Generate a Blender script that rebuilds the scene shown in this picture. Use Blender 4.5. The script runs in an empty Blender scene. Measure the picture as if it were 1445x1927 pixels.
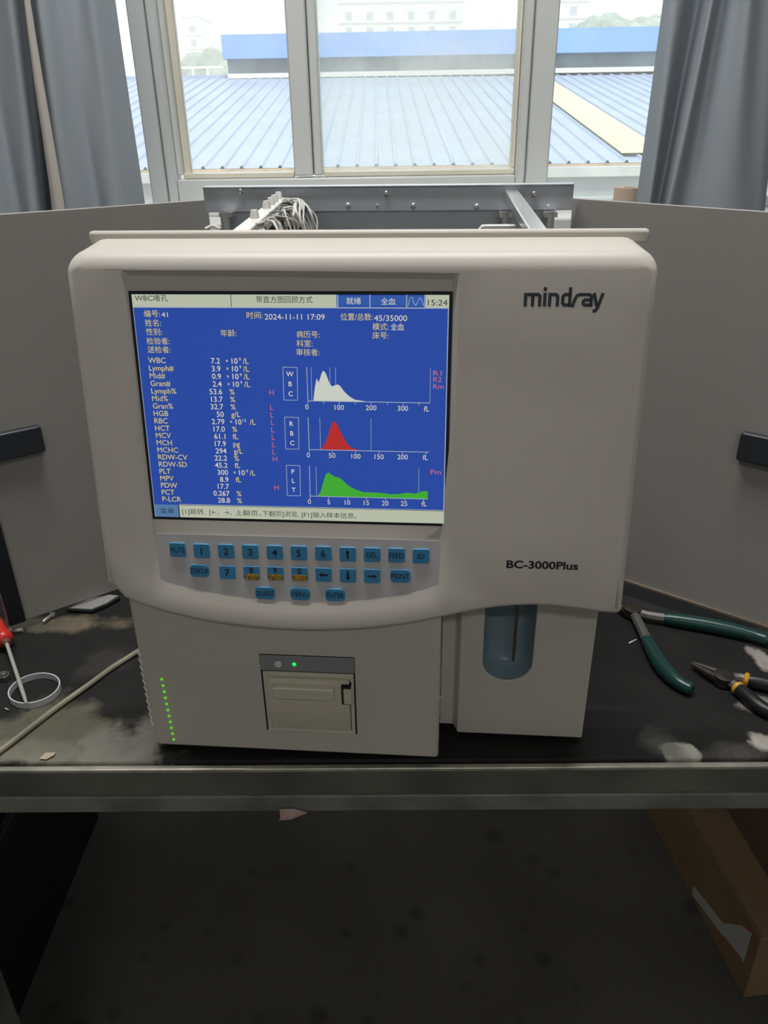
import bpy, bmesh, math, random
from mathutils import Vector, Matrix
random.seed(7)
S = bpy.context.scene
C = S.collection
# ------------------------------------------------------------------ camera
FPX = 1456.78; PITCH = 0.4659; ROLL = -0.0151; CAMZ = 1.263
CAM = Vector((0, 0, CAMZ))
_F = Vector((0, math.cos(PITCH), -math.sin(PITCH))); _U0 = Vector((0, math.sin(PITCH), math.cos(PITCH))); _X0 = Vector((1, 0, 0))
_X = _X0 * math.cos(ROLL) + _U0 * math.sin(ROLL); _U = -_X0 * math.sin(ROLL) + _U0 * math.cos(ROLL)
cd = bpy.data.cameras.new('camera'); cam = bpy.data.objects.new('camera', cd); C.objects.link(cam)
cd.sensor_fit = 'VERTICAL'; cd.sensor_height = 36.0; cd.lens = FPX / 1927 * 36.0; cd.clip_start = 0.02; cd.clip_end = 2000
cam.matrix_world = Matrix((( _X.x, _U.x, -_F.x, CAM.x), (_X.y, _U.y, -_F.y, CAM.y), (_X.z, _U.z, -_F.z, CAM.z), (0, 0, 0, 1)))
S.camera = cam
# ------------------------------------------------------------------ world, sun, exposure
W = bpy.data.worlds.new('hazy_sky'); S.world = W; W.use_nodes = True
wn = W.node_tree.nodes; wl_ = W.node_tree.links
bg = wn['Background']
tc = wn.new('ShaderNodeTexCoord'); sp = wn.new('ShaderNodeSeparateXYZ'); rp = wn.new('ShaderNodeValToRGB')
wl_.new(tc.outputs['Generated'], sp.inputs[0]); wl_.new(sp.outputs['Z'], rp.inputs[0]); wl_.new(rp.outputs[0], bg.inputs[0])
rp.color_ramp.elements[0].position = 0.0; rp.color_ramp.elements[0].color = (1.0, 0.995, 0.97, 1)
rp.color_ramp.elements[1].position = 0.7; rp.color_ramp.elements[1].color = (0.86, 0.93, 1.0, 1)
bg.inputs[1].default_value = 1.5
sl = bpy.data.lights.new('sun', 'SUN'); sl.energy = 3.2; sl.angle = math.radians(12); sl.color = (1.0, 0.96, 0.9)
sun = bpy.data.objects.new('sun', sl); C.objects.link(sun); sun.rotation_euler = (math.radians(32), math.radians(8), 0)
S.view_settings.view_transform = 'Standard'; S.view_settings.look = 'None'; S.view_settings.gamma = 1.0
S.view_settings.use_curve_mapping = False; S.view_settings.exposure = 0.0

# ------------------------------------------------------------------ pixel helpers (direction only; distance from the plane touched)
def ray(u, v): return _F + _X * ((u - 722.5) / FPX) - _U * ((v - 963.5) / FPX)
def at_z(u, v, z): r = ray(u, v); return CAM + r * ((z - CAM.z) / r.z)
def at_y(u, v, y): r = ray(u, v); return CAM + r * (y / r.y)
# ------------------------------------------------------------------ materials
def nmat(name):
    m = bpy.data.materials.new(name); m.use_nodes = True
    return m, m.node_tree.nodes, m.node_tree.links, m.node_tree.nodes['Principled BSDF']
def mat(name, col, rough=0.5, metal=0.0, var=0.0, scale=20, bump=0.0, bscale=300, spec=0.5, emis=None, es=1.0, col2=None):
    m, n, l, p = nmat(name)
    p.inputs['Base Color'].default_value = (*col, 1); p.inputs['Roughness'].default_value = rough
    p.inputs['Metallic'].default_value = metal; p.inputs['Specular IOR Level'].default_value = spec
    t = n.new('ShaderNodeTexCoord')
    if var or col2:
        nz = n.new('ShaderNodeTexNoise'); nz.inputs['Scale'].default_value = scale; nz.inputs['Detail'].default_value = 6
        l.new(t.outputs['Object'], nz.inputs['Vector'])
        r = n.new('ShaderNodeValToRGB'); l.new(nz.outputs['Fac'], r.inputs[0])
        c2 = col2 if col2 else tuple(min(1, c * (1 + var)) for c in col)
        c1 = col if col2 else tuple(c * (1 - var) for c in col)
        r.color_ramp.elements[0].position = .38; r.color_ramp.elements[0].color = (*c1, 1)
        r.color_ramp.elements[1].position = .62; r.color_ramp.elements[1].color = (*c2, 1)
        l.new(r.outputs[0], p.inputs['Base Color'])
    if bump:
        nb = n.new('ShaderNodeTexNoise'); nb.inputs['Scale'].default_value = bscale; nb.inputs['Detail'].default_value = 3
        l.new(t.outputs['Object'], nb.inputs['Vector'])
        b = n.new('ShaderNodeBump'); b.inputs['Strength'].default_value = bump; b.inputs['Distance'].default_value = .001
        l.new(nb.outputs['Fac'], b.inputs['Height']); l.new(b.outputs[0], p.inputs['Normal'])
    if emis:
        p.inputs['Emission Color'].default_value = (*emis, 1); p.inputs['Emission Strength'].default_value = es
    return m
def lin(r, g, b): return tuple(((c / 255) / 12.92 if c / 255 <= .04045 else ((c / 255 + .055) / 1.055) ** 2.4) for c in (r, g, b))
M = {}
M['plastic'] = mat('beige_plastic', (.68, .635, .58), .42, var=.015, scale=6, bump=.05, bscale=900)
M['plastic2'] = mat('cream_plastic', (.72, .67, .55), .4, var=.015, scale=6)
M['doorpaint'] = mat('door_grey_paint', (.42, .40, .375), .5, var=.03, scale=5, bump=.05, bscale=700)
M['steel'] = mat('zinc_steel', (.62, .66, .72), .4, 0.3, var=.06, scale=14)
M['steel_b'] = mat('bright_steel', (.78, .78, .78), .25, 0.9, var=.05, scale=20)
M['darkmetal'] = mat('dark_metal', (.10, .11, .12), .45, .6)
M['blackplastic'] = mat('black_plastic', (.016, .02, .026), .45)
M['handle'] = mat('dark_slate_plastic', (.035, .042, .052), .4)
M['white'] = mat('white_plastic', (.80, .79, .75), .4)
M['pvc'] = mat('window_pvc', (.74, .76, .74), .35, var=.03, scale=3)
M['bead'] = mat('glazing_bead', (.82, .78, .66), .45, var=.05, scale=9)
M['wall'] = mat('plaster', (.66, .65, .62), .85, var=.04, scale=3)
M['ceil'] = mat('ceiling_paint', (.75, .75, .73), .9)
M['curtain'] = None
M['legend'] = mat('key_print', (.012, .016, .022), .5)
M['logo'] = mat('logo_print', (.045, .055, .07), .4)
M['logo2'] = mat('model_print', (.012, .015, .02), .4)
M['key'] = mat('blue_key', lin(66, 146, 196), .45)
M['keyy'] = mat('yellow_print', lin(215, 165, 50), .5)
M['keypad'] = mat('keypad_membrane', (.66, .65, .66), .4, var=.03, scale=10)
M['bezelgrey'] = mat('grey_strip', (.30, .31, .33), .45)
M['bay'] = mat('blue_grey_plastic', (.235, .33, .385), .3)
M['probe'] = mat('probe_steel', (.20, .15, .11), .35, .7)
M['led'] = mat('green_led', (.02, .3, .02), .3, emis=(.16, .80, .01), es=.7)
M['led2'] = mat('status_led', (.02, .3, .05), .3, emis=(.01, .75, .10), es=1.3)
M['dark'] = mat('gap_black', (.01, .01, .01), .8)
def emat(name, c, es=1.0): return mat(name, (.0, .0, .0), .22, spec=.35, emis=lin(*c), es=es)
M['scr'] = emat('screen_blue', (40, 72, 158), 1.0)
M['s_title'] = emat('screen_pale', (194, 200, 178), .85)
M['s_btn'] = emat('screen_button_blue', (48, 88, 165))
M['s_menu'] = emat('screen_menu_blue', (92, 132, 176), .8)
M['s_txt'] = emat('screen_white', (226, 222, 200), .85)
M['s_yel'] = emat('screen_yellow', (222, 205, 130), .85)
M['s_pink'] = emat('screen_pink', (200, 110, 130), .9)
M['s_blk'] = emat('screen_black', (50, 58, 60), .5)
M['s_line'] = emat('screen_line', (170, 185, 205), .8)
M['s_wht'] = emat('screen_histogram_white', (212, 218, 208), .85)
M['s_red'] = emat('screen_red', (178, 45, 45))
M['s_grn'] = emat('screen_green', (66, 170, 52), .95)

def glass_mat(name, dirt, tint):
    m = bpy.data.materials.new(name); m.use_nodes = True; n = m.node_tree.nodes; l = m.node_tree.links; n.clear()
    o = n.new('ShaderNodeOutputMaterial'); tr = n.new('ShaderNodeBsdfTransparent'); tr.inputs[0].default_value = (*tint, 1)
    gl = n.new('ShaderNodeBsdfGlossy'); gl.inputs['Roughness'].default_value = .02
    fr = n.new('ShaderNodeFresnel'); fr.inputs[0].default_value = 1.25
    mx = n.new('ShaderNodeMixShader'); l.new(fr.outputs[0], mx.inputs[0]); l.new(tr.outputs[0], mx.inputs[1]); l.new(gl.outputs[0], mx.inputs[2])
    di = n.new('ShaderNodeBsdfTranslucent'); di.inputs[0].default_value = (.93, .93, .9, 1)
    t = n.new('ShaderNodeTexCoord'); nz = n.new('ShaderNodeTexNoise'); nz.inputs['Scale'].default_value = 5; nz.inputs['Detail'].default_value = 7; nz.inputs['Roughness'].default_value = .65
    l.new(t.outputs['Object'], nz.inputs['Vector'])
    mr = n.new('ShaderNodeMapRange'); mr.inputs[1].default_value = .3; mr.inputs[2].default_value = .75; mr.inputs[3].default_value = dirt * .5; mr.inputs[4].default_value = dirt * 1.6
    l.new(nz.outputs['Fac'], mr.inputs[0])
    m2 = n.new('ShaderNodeMixShader'); l.new(mr.outputs[0], m2.inputs[0]); l.new(mx.outputs[0], m2.inputs[1]); l.new(di.outputs[0], m2.inputs[2])
    l.new(m2.outputs[0], o.inputs[0]); return m
M['glass_a'] = glass_mat('dusty_glass', .16, (.97, .98, .98))
M['glass_b'] = glass_mat('milky_glass', .34, (.95, .98, .965))
M['glass_c'] = glass_mat('clear_glass', .12, (.95, .975, .985))

# ------------------------------------------------------------------ mesh helpers
class MB:
    def __init__(s): s.v = []; s.f = []
    def add(s, vs, fs):
        b = len(s.v); s.v += [tuple(v) for v in vs]; s.f += [tuple(i + b for i in f) for f in fs]; return s
    def box(s, x0, x1, y0, y1, z0, z1, T=None):
        vs = [Vector((x, y, z)) for x in (x0, x1) for y in (y0, y1) for z in (z0, z1)]
        if T: vs = [T @ v for v in vs]
        return s.add(vs, [(0, 1, 3, 2), (4, 6, 7, 5), (0, 4, 5, 1), (2, 3, 7, 6), (0, 2, 6, 4), (1, 5, 7, 3)])
    def tube(s, pts, r, n=8, cap=True):
        pts = [Vector(p) for p in pts]; rs = r if isinstance(r, (list, tuple)) else [r] * len(pts)
        rings = []; up = None
        for i, p in enumerate(pts):
            d = (pts[min(i + 1, len(pts) - 1)] - pts[max(i - 1, 0)]).normalized()
            if up is None:
                up = Vector((0, 0, 1)) if abs(d.z) < .9 else Vector((1, 0, 0))
            a = d.cross(up).normalized(); b = a.cross(d).normalized(); up = b
            rings.append([p + (a * math.cos(2 * math.pi * k / n) + b * math.sin(2 * math.pi * k / n)) * rs[i] for k in range(n)])
        vs = [v for rg in rings for v in rg]; fs = []
        for i in range(len(pts) - 1):
            for k in range(n):
                k2 = (k + 1) % n; fs.append((i * n + k, i * n + k2, (i + 1) * n + k2, (i + 1) * n + k))
        if cap:
            fs.append(tuple(range(n - 1, -1, -1))); fs.append(tuple((len(pts) - 1) * n + k for k in range(n)))
        return s.add(vs, fs)
    def prism(s, poly_a, poly_b):
        n = len(poly_a); vs = list(poly_a) + list(poly_b)
        fs = [tuple(range(n)), tuple(range(2 * n - 1, n - 1, -1))]
        fs += [(i, n + i, n + (i + 1) % n, (i + 1) % n) for i in range(n)]
        return s.add(vs, fs)
    def build(s, name, m, parent=None, smooth=False, bevel=0, seg=2, loc=None, sharp=35):
        me = bpy.data.meshes.new(name); me.from_pydata(s.v, [], s.f)
        bm = bmesh.new(); bm.from_mesh(me); bmesh.ops.recalc_face_normals(bm, faces=bm.faces); bm.to_mesh(me); bm.free()
        return link(name, me, m, parent, smooth, bevel, seg, loc, sharp)
def link(name, me, m, parent=None, smooth=False, bevel=0, seg=2, loc=None, sharp=35):
    o = bpy.data.objects.new(name, me); C.objects.link(o); me.materials.append(M[m] if isinstance(m, str) else m)
    if parent is not None: o.parent = parent
    if loc is not None: o.location = loc
    if bevel:
        b = o.modifiers.new('bevel', 'BEVEL'); b.width = bevel; b.segments = seg; b.limit_method = 'ANGLE'; b.angle_limit = math.radians(40)
        smooth = True
    if smooth:
        for p in me.polygons: p.use_smooth = True
        me.set_sharp_from_angle(angle=math.radians(sharp))
    return o
def tag(o, label=None, cat=None, group=None, kind=None):
    if label: o['label'] = label
    if cat: o['category'] = cat
    if group: o['group'] = group
    if kind: o['kind'] = kind
    return o
def empty(name, loc=(0, 0, 0), rz=0, **k):
    o = bpy.data.objects.new(name, None); C.objects.link(o); o.location = loc; o.rotation_euler = (0, 0, rz); o.empty_display_size = .05
    return tag(o, **k)
def bez(pts, n=8):
    P = [Vector(p) for p in pts]; P = [P[0] * 2 - P[1]] + P + [P[-1] * 2 - P[-2]]; out = []
    for i in range(1, len(P) - 2):
        for k in range(n):
            t = k / n; a, b, c, d = P[i - 1:i + 3]
            out.append(.5 * ((2 * b) + (c - a) * t + (2 * a - 5 * b + 4 * c - d) * t * t + (3 * b - a - 3 * c + d) * t ** 3))
    out.append(P[-2]); return out
def rrect(cx, cy, w, h, r, n=4):
    o = []
    for (sx, sy, a0) in ((1, 1, 0), (-1, 1, 90), (-1, -1, 180), (1, -1, 270)):
        for k in range(n + 1):
            a = math.radians(a0 + 90 * k / n); o.append((cx + sx * (w / 2 - r) + r * math.cos(a), cy + sy * (h / 2 - r) + r * math.sin(a)))
    return o
_tc = {}
def text_mesh(body, bold=0.0, shear=0.0):
    if 'M' in body: bold = 0.0
    k = (body, bold, shear)
    if k in _tc: return _tc[k]
    cu = bpy.data.curves.new('t', 'FONT'); cu.body = body; cu.resolution_u = 3; cu.offset = bold; cu.shear = shear
    o = bpy.data.objects.new('t', cu); C.objects.link(o); bpy.context.view_layer.update()
    me = bpy.data.meshes.new_from_object(o.evaluated_get(bpy.context.evaluated_depsgraph_get()))
    vs = [tuple(v.co) for v in me.vertices]; fs = [tuple(p.vertices) for p in me.polygons]
    bpy.data.objects.remove(o); bpy.data.curves.remove(cu); bpy.data.meshes.remove(me)
    if not vs: return None
    _tc[k] = (vs, fs, min(v[0] for v in vs), max(v[0] for v in vs), min(v[1] for v in vs), max(v[1] for v in vs)); return _tc[k]

# ================================================================== ROOM SHELL
TZ = 0.780                      # bench top
SILL = 1.112
WY = 1.50                       # inner face of window wall
def struct(name, mb, m, **k): return tag(mb.build(name, m, **k), kind='structure')
b = MB().box(-2.6, 2.6, -3.2, WY + .22, -.1, 0)
def floor_mat():
    m, n, l, p = nmat('stained_concrete'); t = n.new('ShaderNodeTexCoord')
    a = n.new('ShaderNodeTexNoise'); a.inputs['Scale'].default_value = 3.2; a.inputs['Detail'].default_value = 8; l.new(t.outputs['Object'], a.inputs['Vector'])
    r = n.new('ShaderNodeValToRGB'); l.new(a.outputs['Fac'], r.inputs[0])
    r.color_ramp.elements[0].position = .3; r.color_ramp.elements[0].color = (.075, .07, .062, 1); r.color_ramp.elements[1].position = .7; r.color_ramp.elements[1].color = (.13, .125, .115, 1)
    v = n.new('ShaderNodeTexVoronoi'); v.inputs['Scale'].default_value = 17; v.inputs['Randomness'].default_value = 1; l.new(t.outputs['Object'], v.inputs['Vector'])
    nb = n.new('ShaderNodeTexNoise'); nb.inputs['Scale'].default_value = 6; l.new(t.outputs['Object'], nb.inputs['Vector'])
    ad = n.new('ShaderNodeMath'); ad.operation = 'ADD'; l.new(v.outputs['Distance'], ad.inputs[0]); l.new(nb.outputs['Fac'], ad.inputs[1])
    mr = n.new('ShaderNodeMapRange'); mr.inputs[1].default_value = .5; mr.inputs[2].default_value = .72; mr.inputs[3].default_value = .6; mr.inputs[4].default_value = 1; l.new(ad.outputs[0], mr.inputs[0])
    mx = n.new('ShaderNodeMixRGB'); mx.blend_type = 'MULTIPLY'; mx.inputs[0].default_value = 1; l.new(r.outputs[0], mx.inputs[1]); l.new(mr.outputs[0], mx.inputs[2])
    l.new(mx.outputs[0], p.inputs['Base Color']); p.inputs['Roughness'].default_value = .75; return m
M['floor'] = floor_mat()
struct('floor', b, 'floor')
struct('ceiling', MB().box(-2.6, 2.6, -3.2, WY + .22, 2.9, 3.0), 'ceil')
struct('wall_left', MB().box(-2.7, -2.6, -3.2, WY + .22, 0, 2.9), 'wall')
struct('wall_right', MB().box(2.6, 2.7, -3.2, WY + .22, 0, 2.9), 'wall')
struct('wall_front', MB().box(-2.7, 2.7, -3.3, -3.2, 0, 2.9), 'wall')
WX0, WX1, WZ1 = -1.15, 1.15, 2.45
b = MB().box(-2.6, 2.6, WY, WY + .22, 0, SILL - .03)
b.box(-2.6, 2.6, WY, WY + .22, WZ1, 2.9); b.box(-2.6, WX0, WY, WY + .22, SILL - .03, WZ1); b.box(WX1, 2.6, WY, WY + .22, SILL - .03, WZ1)
struct('wall_back', b, 'wall')
struct('trim_1', MB().box(WX0, WX1, WY - .06, WY + .22, SILL - .03, SILL - .002), 'pvc', bevel=.004)

# window: posts, mullion, rails, beads, panes
win = empty('window_1', (0, WY + .06, SILL - .002)); tag(win, 'white plastic window with a central sash, grimy panes and pale yellow glazing beads', kind='structure')
FY = WY + .06
def wp(u, v): p = at_y(u, v, FY); return p.x, p.z
Z0 = SILL - .002; zf = -Z0
def wbox(name, x0, x1, y0, y1, z0, z1, m, bevel=.003):
    return MB().box(x0, x1, y0, y1, z0 - Z0, z1 - Z0).build(name, m, win, bevel=bevel)
xl0 = wp(262, 200)[0]; xl1 = wp(316, 200)[0]; xl2 = wp(345, 200)[0]
xm0 = wp(545, 180)[0]; xm1 = wp(601, 180)[0]
xr0 = wp(978, 180)[0]; xr1 = wp(1042, 180)[0]
zb1 = wp(560, 327)[1]
wbox('window_post', xl0, xl1 - .02, 0, .06, Z0, WZ1, 'pvc'); wbox('window_post', xr1 - .042, xr1, 0, .06, Z0, WZ1, 'pvc')
wbox('sash_stile', xl1 - .0175, xl1, -.006, .045, Z0 + .012, WZ1 - .05, 'pvc'); wbox('sash_stile', xr0, xr1 - .044, -.006, .045, Z0 + .012, WZ1 - .05, 'pvc')
wbox('glazing_bead', xl1, xl1 + .010, .008, .03, zb1, WZ1 - .06, 'pvc', .002); wbox('glazing_bead', xl1 + .010, xl2 - .004, .02, .04, zb1, WZ1 - .06, 'bead', .002)
wbox('mullion', xm0, xm1 - .018, 0, .055, zb1 - .004, WZ1 - .05, 'pvc'); wbox('mullion', xm1 - .0165, xm1, .004, .05, zb1 - .004, WZ1 - .05, 'pvc')
wbox('bottom_rail', xl1 + .0005, xr0 - .0005, -.005, .045, Z0 + .012, zb1 - .007, 'pvc')
wbox('window_sill_rail', xl0, xr1, -.012, .06, Z0, Z0 + .011, 'pvc')
wbox('glazing_bead', xl1 + .011, xm0 - .001, .006, .03, zb1 - .0065, zb1 + .003, 'bead', .002); wbox('glazing_bead', xm1 + .001, xr0 - .001, .006, .03, zb1 - .0065, zb1 + .003, 'bead', .002)
wbox('glazing_bead', xr0 - .008, xr0 - .0005, .008, .03, zb1 + .004, WZ1 - .06, 'bead', .002)
wbox('window_head', WX0, WX1, 0, .07, WZ1 - .05, WZ1, 'pvc')
wbox('window_jamb', WX0, WX0 + .05, 0, .07, Z0, WZ1 - .051, 'pvc'); wbox('window_jamb', WX1 - .05, WX1, 0, .07, Z0, WZ1 - .051, 'pvc')
def zside(u, v): return wp(u, v)[1]
zs = zside(1100, 372)
wbox('side_rail', WX0 + .051, xl0 - .001, .01, .06, Z0, Z0 + .02, 'pvc'); wbox('side_rail', xr1 + .001, WX1 - .051, .01, .06, Z0, Z0 + .02, 'pvc')
def pane(x0, x1, z0, z1, m): return MB().box(x0, x1, .024, .028, z0 - Z0, z1 - Z0).build('pane', m, win)
pane(WX0 + .05, xl0, Z0 + .02, WZ1 - .05, 'glass_a'); pane(xl2 - .004, xm0, zb1 + .003, WZ1 - .05, 'glass_a'); pane(xm1, xr0 - .008, zb1 + .003, WZ1 - .05, 'glass_b'); pane(xr1, WX1 - .05, Z0 + .02, WZ1 - .05, 'glass_c')

# added fill lamps shaped as ceiling battens, unseen, to brighten the room
def added_fill_lamp(x, y, power, label):
    L = empty('added_fill_lamp', (x, y, 2.9), label=label, cat='lamp')
    MB().box(-.62, .62, -.05, .05, -.05, 0).build('fill_lamp_housing', 'white', L, bevel=.006)
    t = MB().tube([(-.6, 0, -.075), (.6, 0, -.075)], .014, 12).build('tube', mat('fill_lamp_tube', (.8, .8, .8), .4, emis=(1, .97, .9), es=2.0), L, smooth=True)
    ld = bpy.data.lights.new('lamp', 'AREA'); ld.shape = 'RECTANGLE'; ld.size = 1.2; ld.size_y = .08; ld.energy = power; ld.color = (1.0, .985, .955)  # area light of the added fill lamp
    lo = bpy.data.objects.new('fill_light', ld); C.objects.link(lo); lo.parent = L; lo.location = (0, 0, -.1)
added_fill_lamp(-.15, .62, 29, 'added unseen fill lamp shaped as a fluorescent batten, on the ceiling right above the bench')
added_fill_lamp(.3, -1.7, 11, 'added unseen fill lamp shaped as a fluorescent batten, on the ceiling in the middle of the room')

# ================================================================== WORKBENCH
EY = 0.4880                    # front edge of bench
def bench_mat():
    m, n, l, p = nmat('bench_top_grime'); g = n.new('ShaderNodeNewGeometry')
    def noise(sc, d=6, ro=.55):
        z = n.new('ShaderNodeTexNoise'); z.inputs['Scale'].default_value = sc; z.inputs['Detail'].default_value = d; z.inputs['Roughness'].default_value = ro
        l.new(g.outputs['Position'], z.inputs['Vector']); return z
    def mth(op, a, b_=None, cl=False):
        q = n.new('ShaderNodeMath'); q.operation = op; q.use_clamp = cl
        for i, x in enumerate((a, b_)):
            if x is None: continue
            if isinstance(x, (int, float)): q.inputs[i].default_value = x
            else: l.new(x, q.inputs[i])
        return q.outputs[0]
    sepn = n.new('ShaderNodeSeparateXYZ'); l.new(g.outputs['Position'], sepn.inputs[0])
    X, Y = sepn.outputs['X'], sepn.outputs['Y']
    wz = noise(14, 7, .62).outputs['Fac']; fine = noise(55, 5, .6).outputs['Fac']
    def blob(px, py, rx, ry, edge=.35, nz=1.7):
        dx = mth('DIVIDE', mth('SUBTRACT', X, px), rx); dy = mth('DIVIDE', mth('SUBTRACT', Y, py), ry)
        d = mth('SQRT', mth('ADD', mth('MULTIPLY', dx, dx), mth('MULTIPLY', dy, dy)))
        d = mth('ADD', d, mth('MULTIPLY', mth('SUBTRACT', wz, .5), nz * 2))
        return mth('DIVIDE', mth('SUBTRACT', 1.0, d), edge, True)
    def mix(fac, a, bcol):
        q = n.new('ShaderNodeMixRGB'); l.new(fac, q.inputs[0])
        if isinstance(a, tuple): q.inputs[1].default_value = (*a, 1)
        else: l.new(a, q.inputs[1])
        q.inputs[2].default_value = (*bcol, 1); return q.outputs[0]
    col = mix(mth('MULTIPLY', mth('SUBTRACT', wz, .45, True), 2.0, True), (.012, .012, .012), (.026, .025, .022))
    def P(u, v): return at_z(u, v, TZ)
    for (u, v, rx, ry, c, k, e) in [
        (150, 1390, .10, .045, (.17, .165, .125), 1.0, .6), (60, 1420, .06, .02, (.22, .21, .165), 1.0, .4), (240, 1400, .05, .035, (.27, .265, .23), 1.0, .4),
        (120, 1350, .06, .03, (.14, .13, .095), .9, .6), (110, 1175, .09, .02, (.2, .165, .11), .9, .6), (45, 1180, .05, .015, (.10, .10, .09), .7, .5),
        (205, 1240, .03, .03, (.06, .055, .05), .6, .6), (1278, 1415, .016, .015, (.50, .50, .44), 1.0, .25), (1250, 1402, .022, .02, (.10, .10, .09), .8, .6),
        (1432, 1395, .016, .020, (.55, .50, .46), 1.0, .3), (1400, 1420, .035, .02, (.13, .12, .11), .8, .6), (1438, 1240, .014, .03, (.40, .36, .34), 1.0, .3), (1440, 1330, .02, .015, (.33, .30, .28), .9, .4), (1420, 1190, .03, .01, (.09, .09, .09), .7, .5)]:
        q = P(u, v); f = mth('MULTIPLY', blob(q.x, q.y, rx, ry, e), mth('MULTIPLY', mth('ADD', .35, fine), k), True); col = mix(f, col, c)
    l.new(col, p.inputs['Base Color']); p.inputs['Roughness'].default_value = .62
    p.inputs['Specular IOR Level'].default_value = .3
    bp = n.new('ShaderNodeBump'); bp.inputs['Strength'].default_value = .35; bp.inputs['Distance'].default_value = .002; l.new(wz, bp.inputs['Height']); l.new(bp.outputs[0], p.inputs['Normal'])
    return m
M['bench'] = bench_mat()
M['apron'] = mat('worn_olive_paint', (.105, .115, .095), .5, .1, scale=9, col2=(.19, .20, .165), bump=.3, bscale=60)
M['apron2'] = mat('worn_grey_paint', (.15, .16, .145), .5, .1, scale=14, col2=(.27, .275, .25), bump=.3, bscale=60)
M['lip'] = mat('scuffed_steel_edge', (.45, .44, .38), .35, .7, scale=25, col2=(.75, .72, .62))
BY = -.012                      # yaw of the bench follows the picture
bench = empty('workbench', (0, EY, 0), -.012, label='steel workbench with a black grimy top and worn olive-grey front rails', cat='workbench')
MB().box(-1.0, 1.0, .004, .80, TZ - .012, TZ).build('bench_top', 'bench', bench, bevel=.002)
MB().box(-1.0, 1.0, -.002, .0036, TZ - .0075, TZ - .0035).build('edge_strip', 'lip', bench, bevel=.001)
MB().box(-1.0, 1.0, 0, .0038, TZ - .0355, TZ - .0078).build('front_rail', 'apron', bench, bevel=.001)
MB().box(-1.0, 1.0, -.0015, .04, TZ - .0545, TZ - .0358).build('lower_rail', 'apron2', bench, bevel=.002)
for (lx, ly) in ((-.50, .01), (.92, .01), (-.50, .73), (.92, .73)):
    MB().box(lx, lx + .055, ly, ly + .055, 0, TZ - .055).build('leg', 'apron', bench, bevel=.003)

# ================================================================== ANALYSER
MX, MY, MZ, YAW, LEAN = -.0189, .4896, .786, -.0854, .1298
PY, PZ = -.0022, .16
UP, WL, REC, XM = .1912, .1843, .035, .0614
AN = empty('blood_analyzer', (MX, MY, MZ), YAW, label='beige blood analyzer with blue screen, keypad and printer, side doors swung open', cat='lab analyzer')
_c, _s = math.cos(YAW), math.sin(YAW)
def to_l(v): return Vector((_c * v.x + _s * v.y, -_s * v.x + _c * v.y, v.z))
LO = to_l(CAM - Vector((MX, MY, MZ)))
def ly(u, v, y): d = to_l(ray(u, v)); return LO + d * ((y - LO.y) / d.y)
def lz(u, v, z): d = to_l(ray(u, v)); return LO + d * ((z - LO.z) / d.z)
PN = Vector((0, -math.cos(LEAN), math.sin(LEAN))); PT = Vector((0, math.sin(LEAN), math.cos(LEAN))); P0 = Vector((0, PY, PZ))
def pan(u, v, off=0.0):         # photo pixel -> (x, t) on the leaning front plane
    d = to_l(ray(u, v)); q0 = P0 + PN * off; q = LO + d * ((q0 - LO).dot(PN) / d.dot(PN)); q = q - q0; return q.x, q.dot(PT)
def pv(x, t, off=0.0): return P0 + Vector((x, 0, 0)) + PT * t + PN * off
def part(mb, name, m, parent=AN, **k): return mb.build(name, m, parent, **k)

# --- front cover
low_px = [(1160, 1158), (1135, 1154), (1110, 1150), (1085, 1146.5), (1060, 1143.5), (1030, 1141), (1000, 1140), (970, 1141), (935, 1144), (900, 1149), (865, 1155.5), (830, 1163), (790, 1171), (745, 1178.5), (700, 1183.5), (645, 1187), (590, 1188), (535, 1186.5), (480, 1182.5), (425, 1176), (370, 1166.5), (315, 1153.5), (270, 1140), (235, 1126)]
low = [pan(*q) for q in low_px]
XL, XR, TT = -.1945, .1925, .2475
outl = []
rc = .0145
for k in range(7): a = math.radians(180 - 90 * k / 6); outl.append((XL + rc + rc * math.cos(a), TT - rc + rc * math.sin(a)))
for k in range(1, 8): outl.append((XL + rc + (XR - XL - 2 * rc) * k / 8, TT))
for k in range(7): a = math.radians(90 - 90 * k / 6); outl.append((XR - rc + rc * math.cos(a), TT - rc + rc * math.sin(a)))
for k in range(1, 8): outl.append((XR, TT - rc - (TT - rc + .002) * k / 8))
outl += [(XR, -.004), (XR - .0025, -.0065)] + low + [(XL + .004, .003), (XL + .0005, .006)]
for k in range(7, 0, -1): outl.append((XL, TT - rc - (TT - rc - .006) * k / 8))
N = len(outl)
# inward normals (outline runs clockwise)
ins = []
for i in range(N):
    a = Vector(outl[i - 1]); c_ = Vector(outl[(i + 1) % N]); d = (c_ - a).normalized(); ins.append(Vector((d.y, -d.x)))
def rad(i):
    x, t = outl[i]
    if t > TT - rc - 1e-6: return .0055 + (.0135 - .0055) * min(1, (t - TT + rc) / rc)
    if t < .02 and XL + .006 < x < XR - .004: return .0028
    return .0055
bm = bmesh.new(); rings = []
for ph in (90, 78, 66, 54, 42, 30, 18, 9, 0):   # 90: rounded back rim of the front, 0: flat front
    sn = math.cos(math.radians(ph)); cs_ = math.sin(math.radians(ph)); rg = []
    for i in range(N):
        r = rad(i); p = Vector(outl[i]) + ins[i] * (r * (1 - cs_)); rg.append(bm.verts.new(pv(p.x, p.y, -r * (1 - sn))))
    rings.append(rg)
rings = rings[::-1]
back = []
for i in range(N):
    x, t = outl[i]; q = pv(x, t, -rad(i)); f = min(1, max(0, (t - .05) / .19))
    back.append(bm.verts.new((q.x * (1 - .035 * f) , .0625, q.z + .0055 * max(0, (t - .2) / .047))))
rings.append(back)
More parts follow.
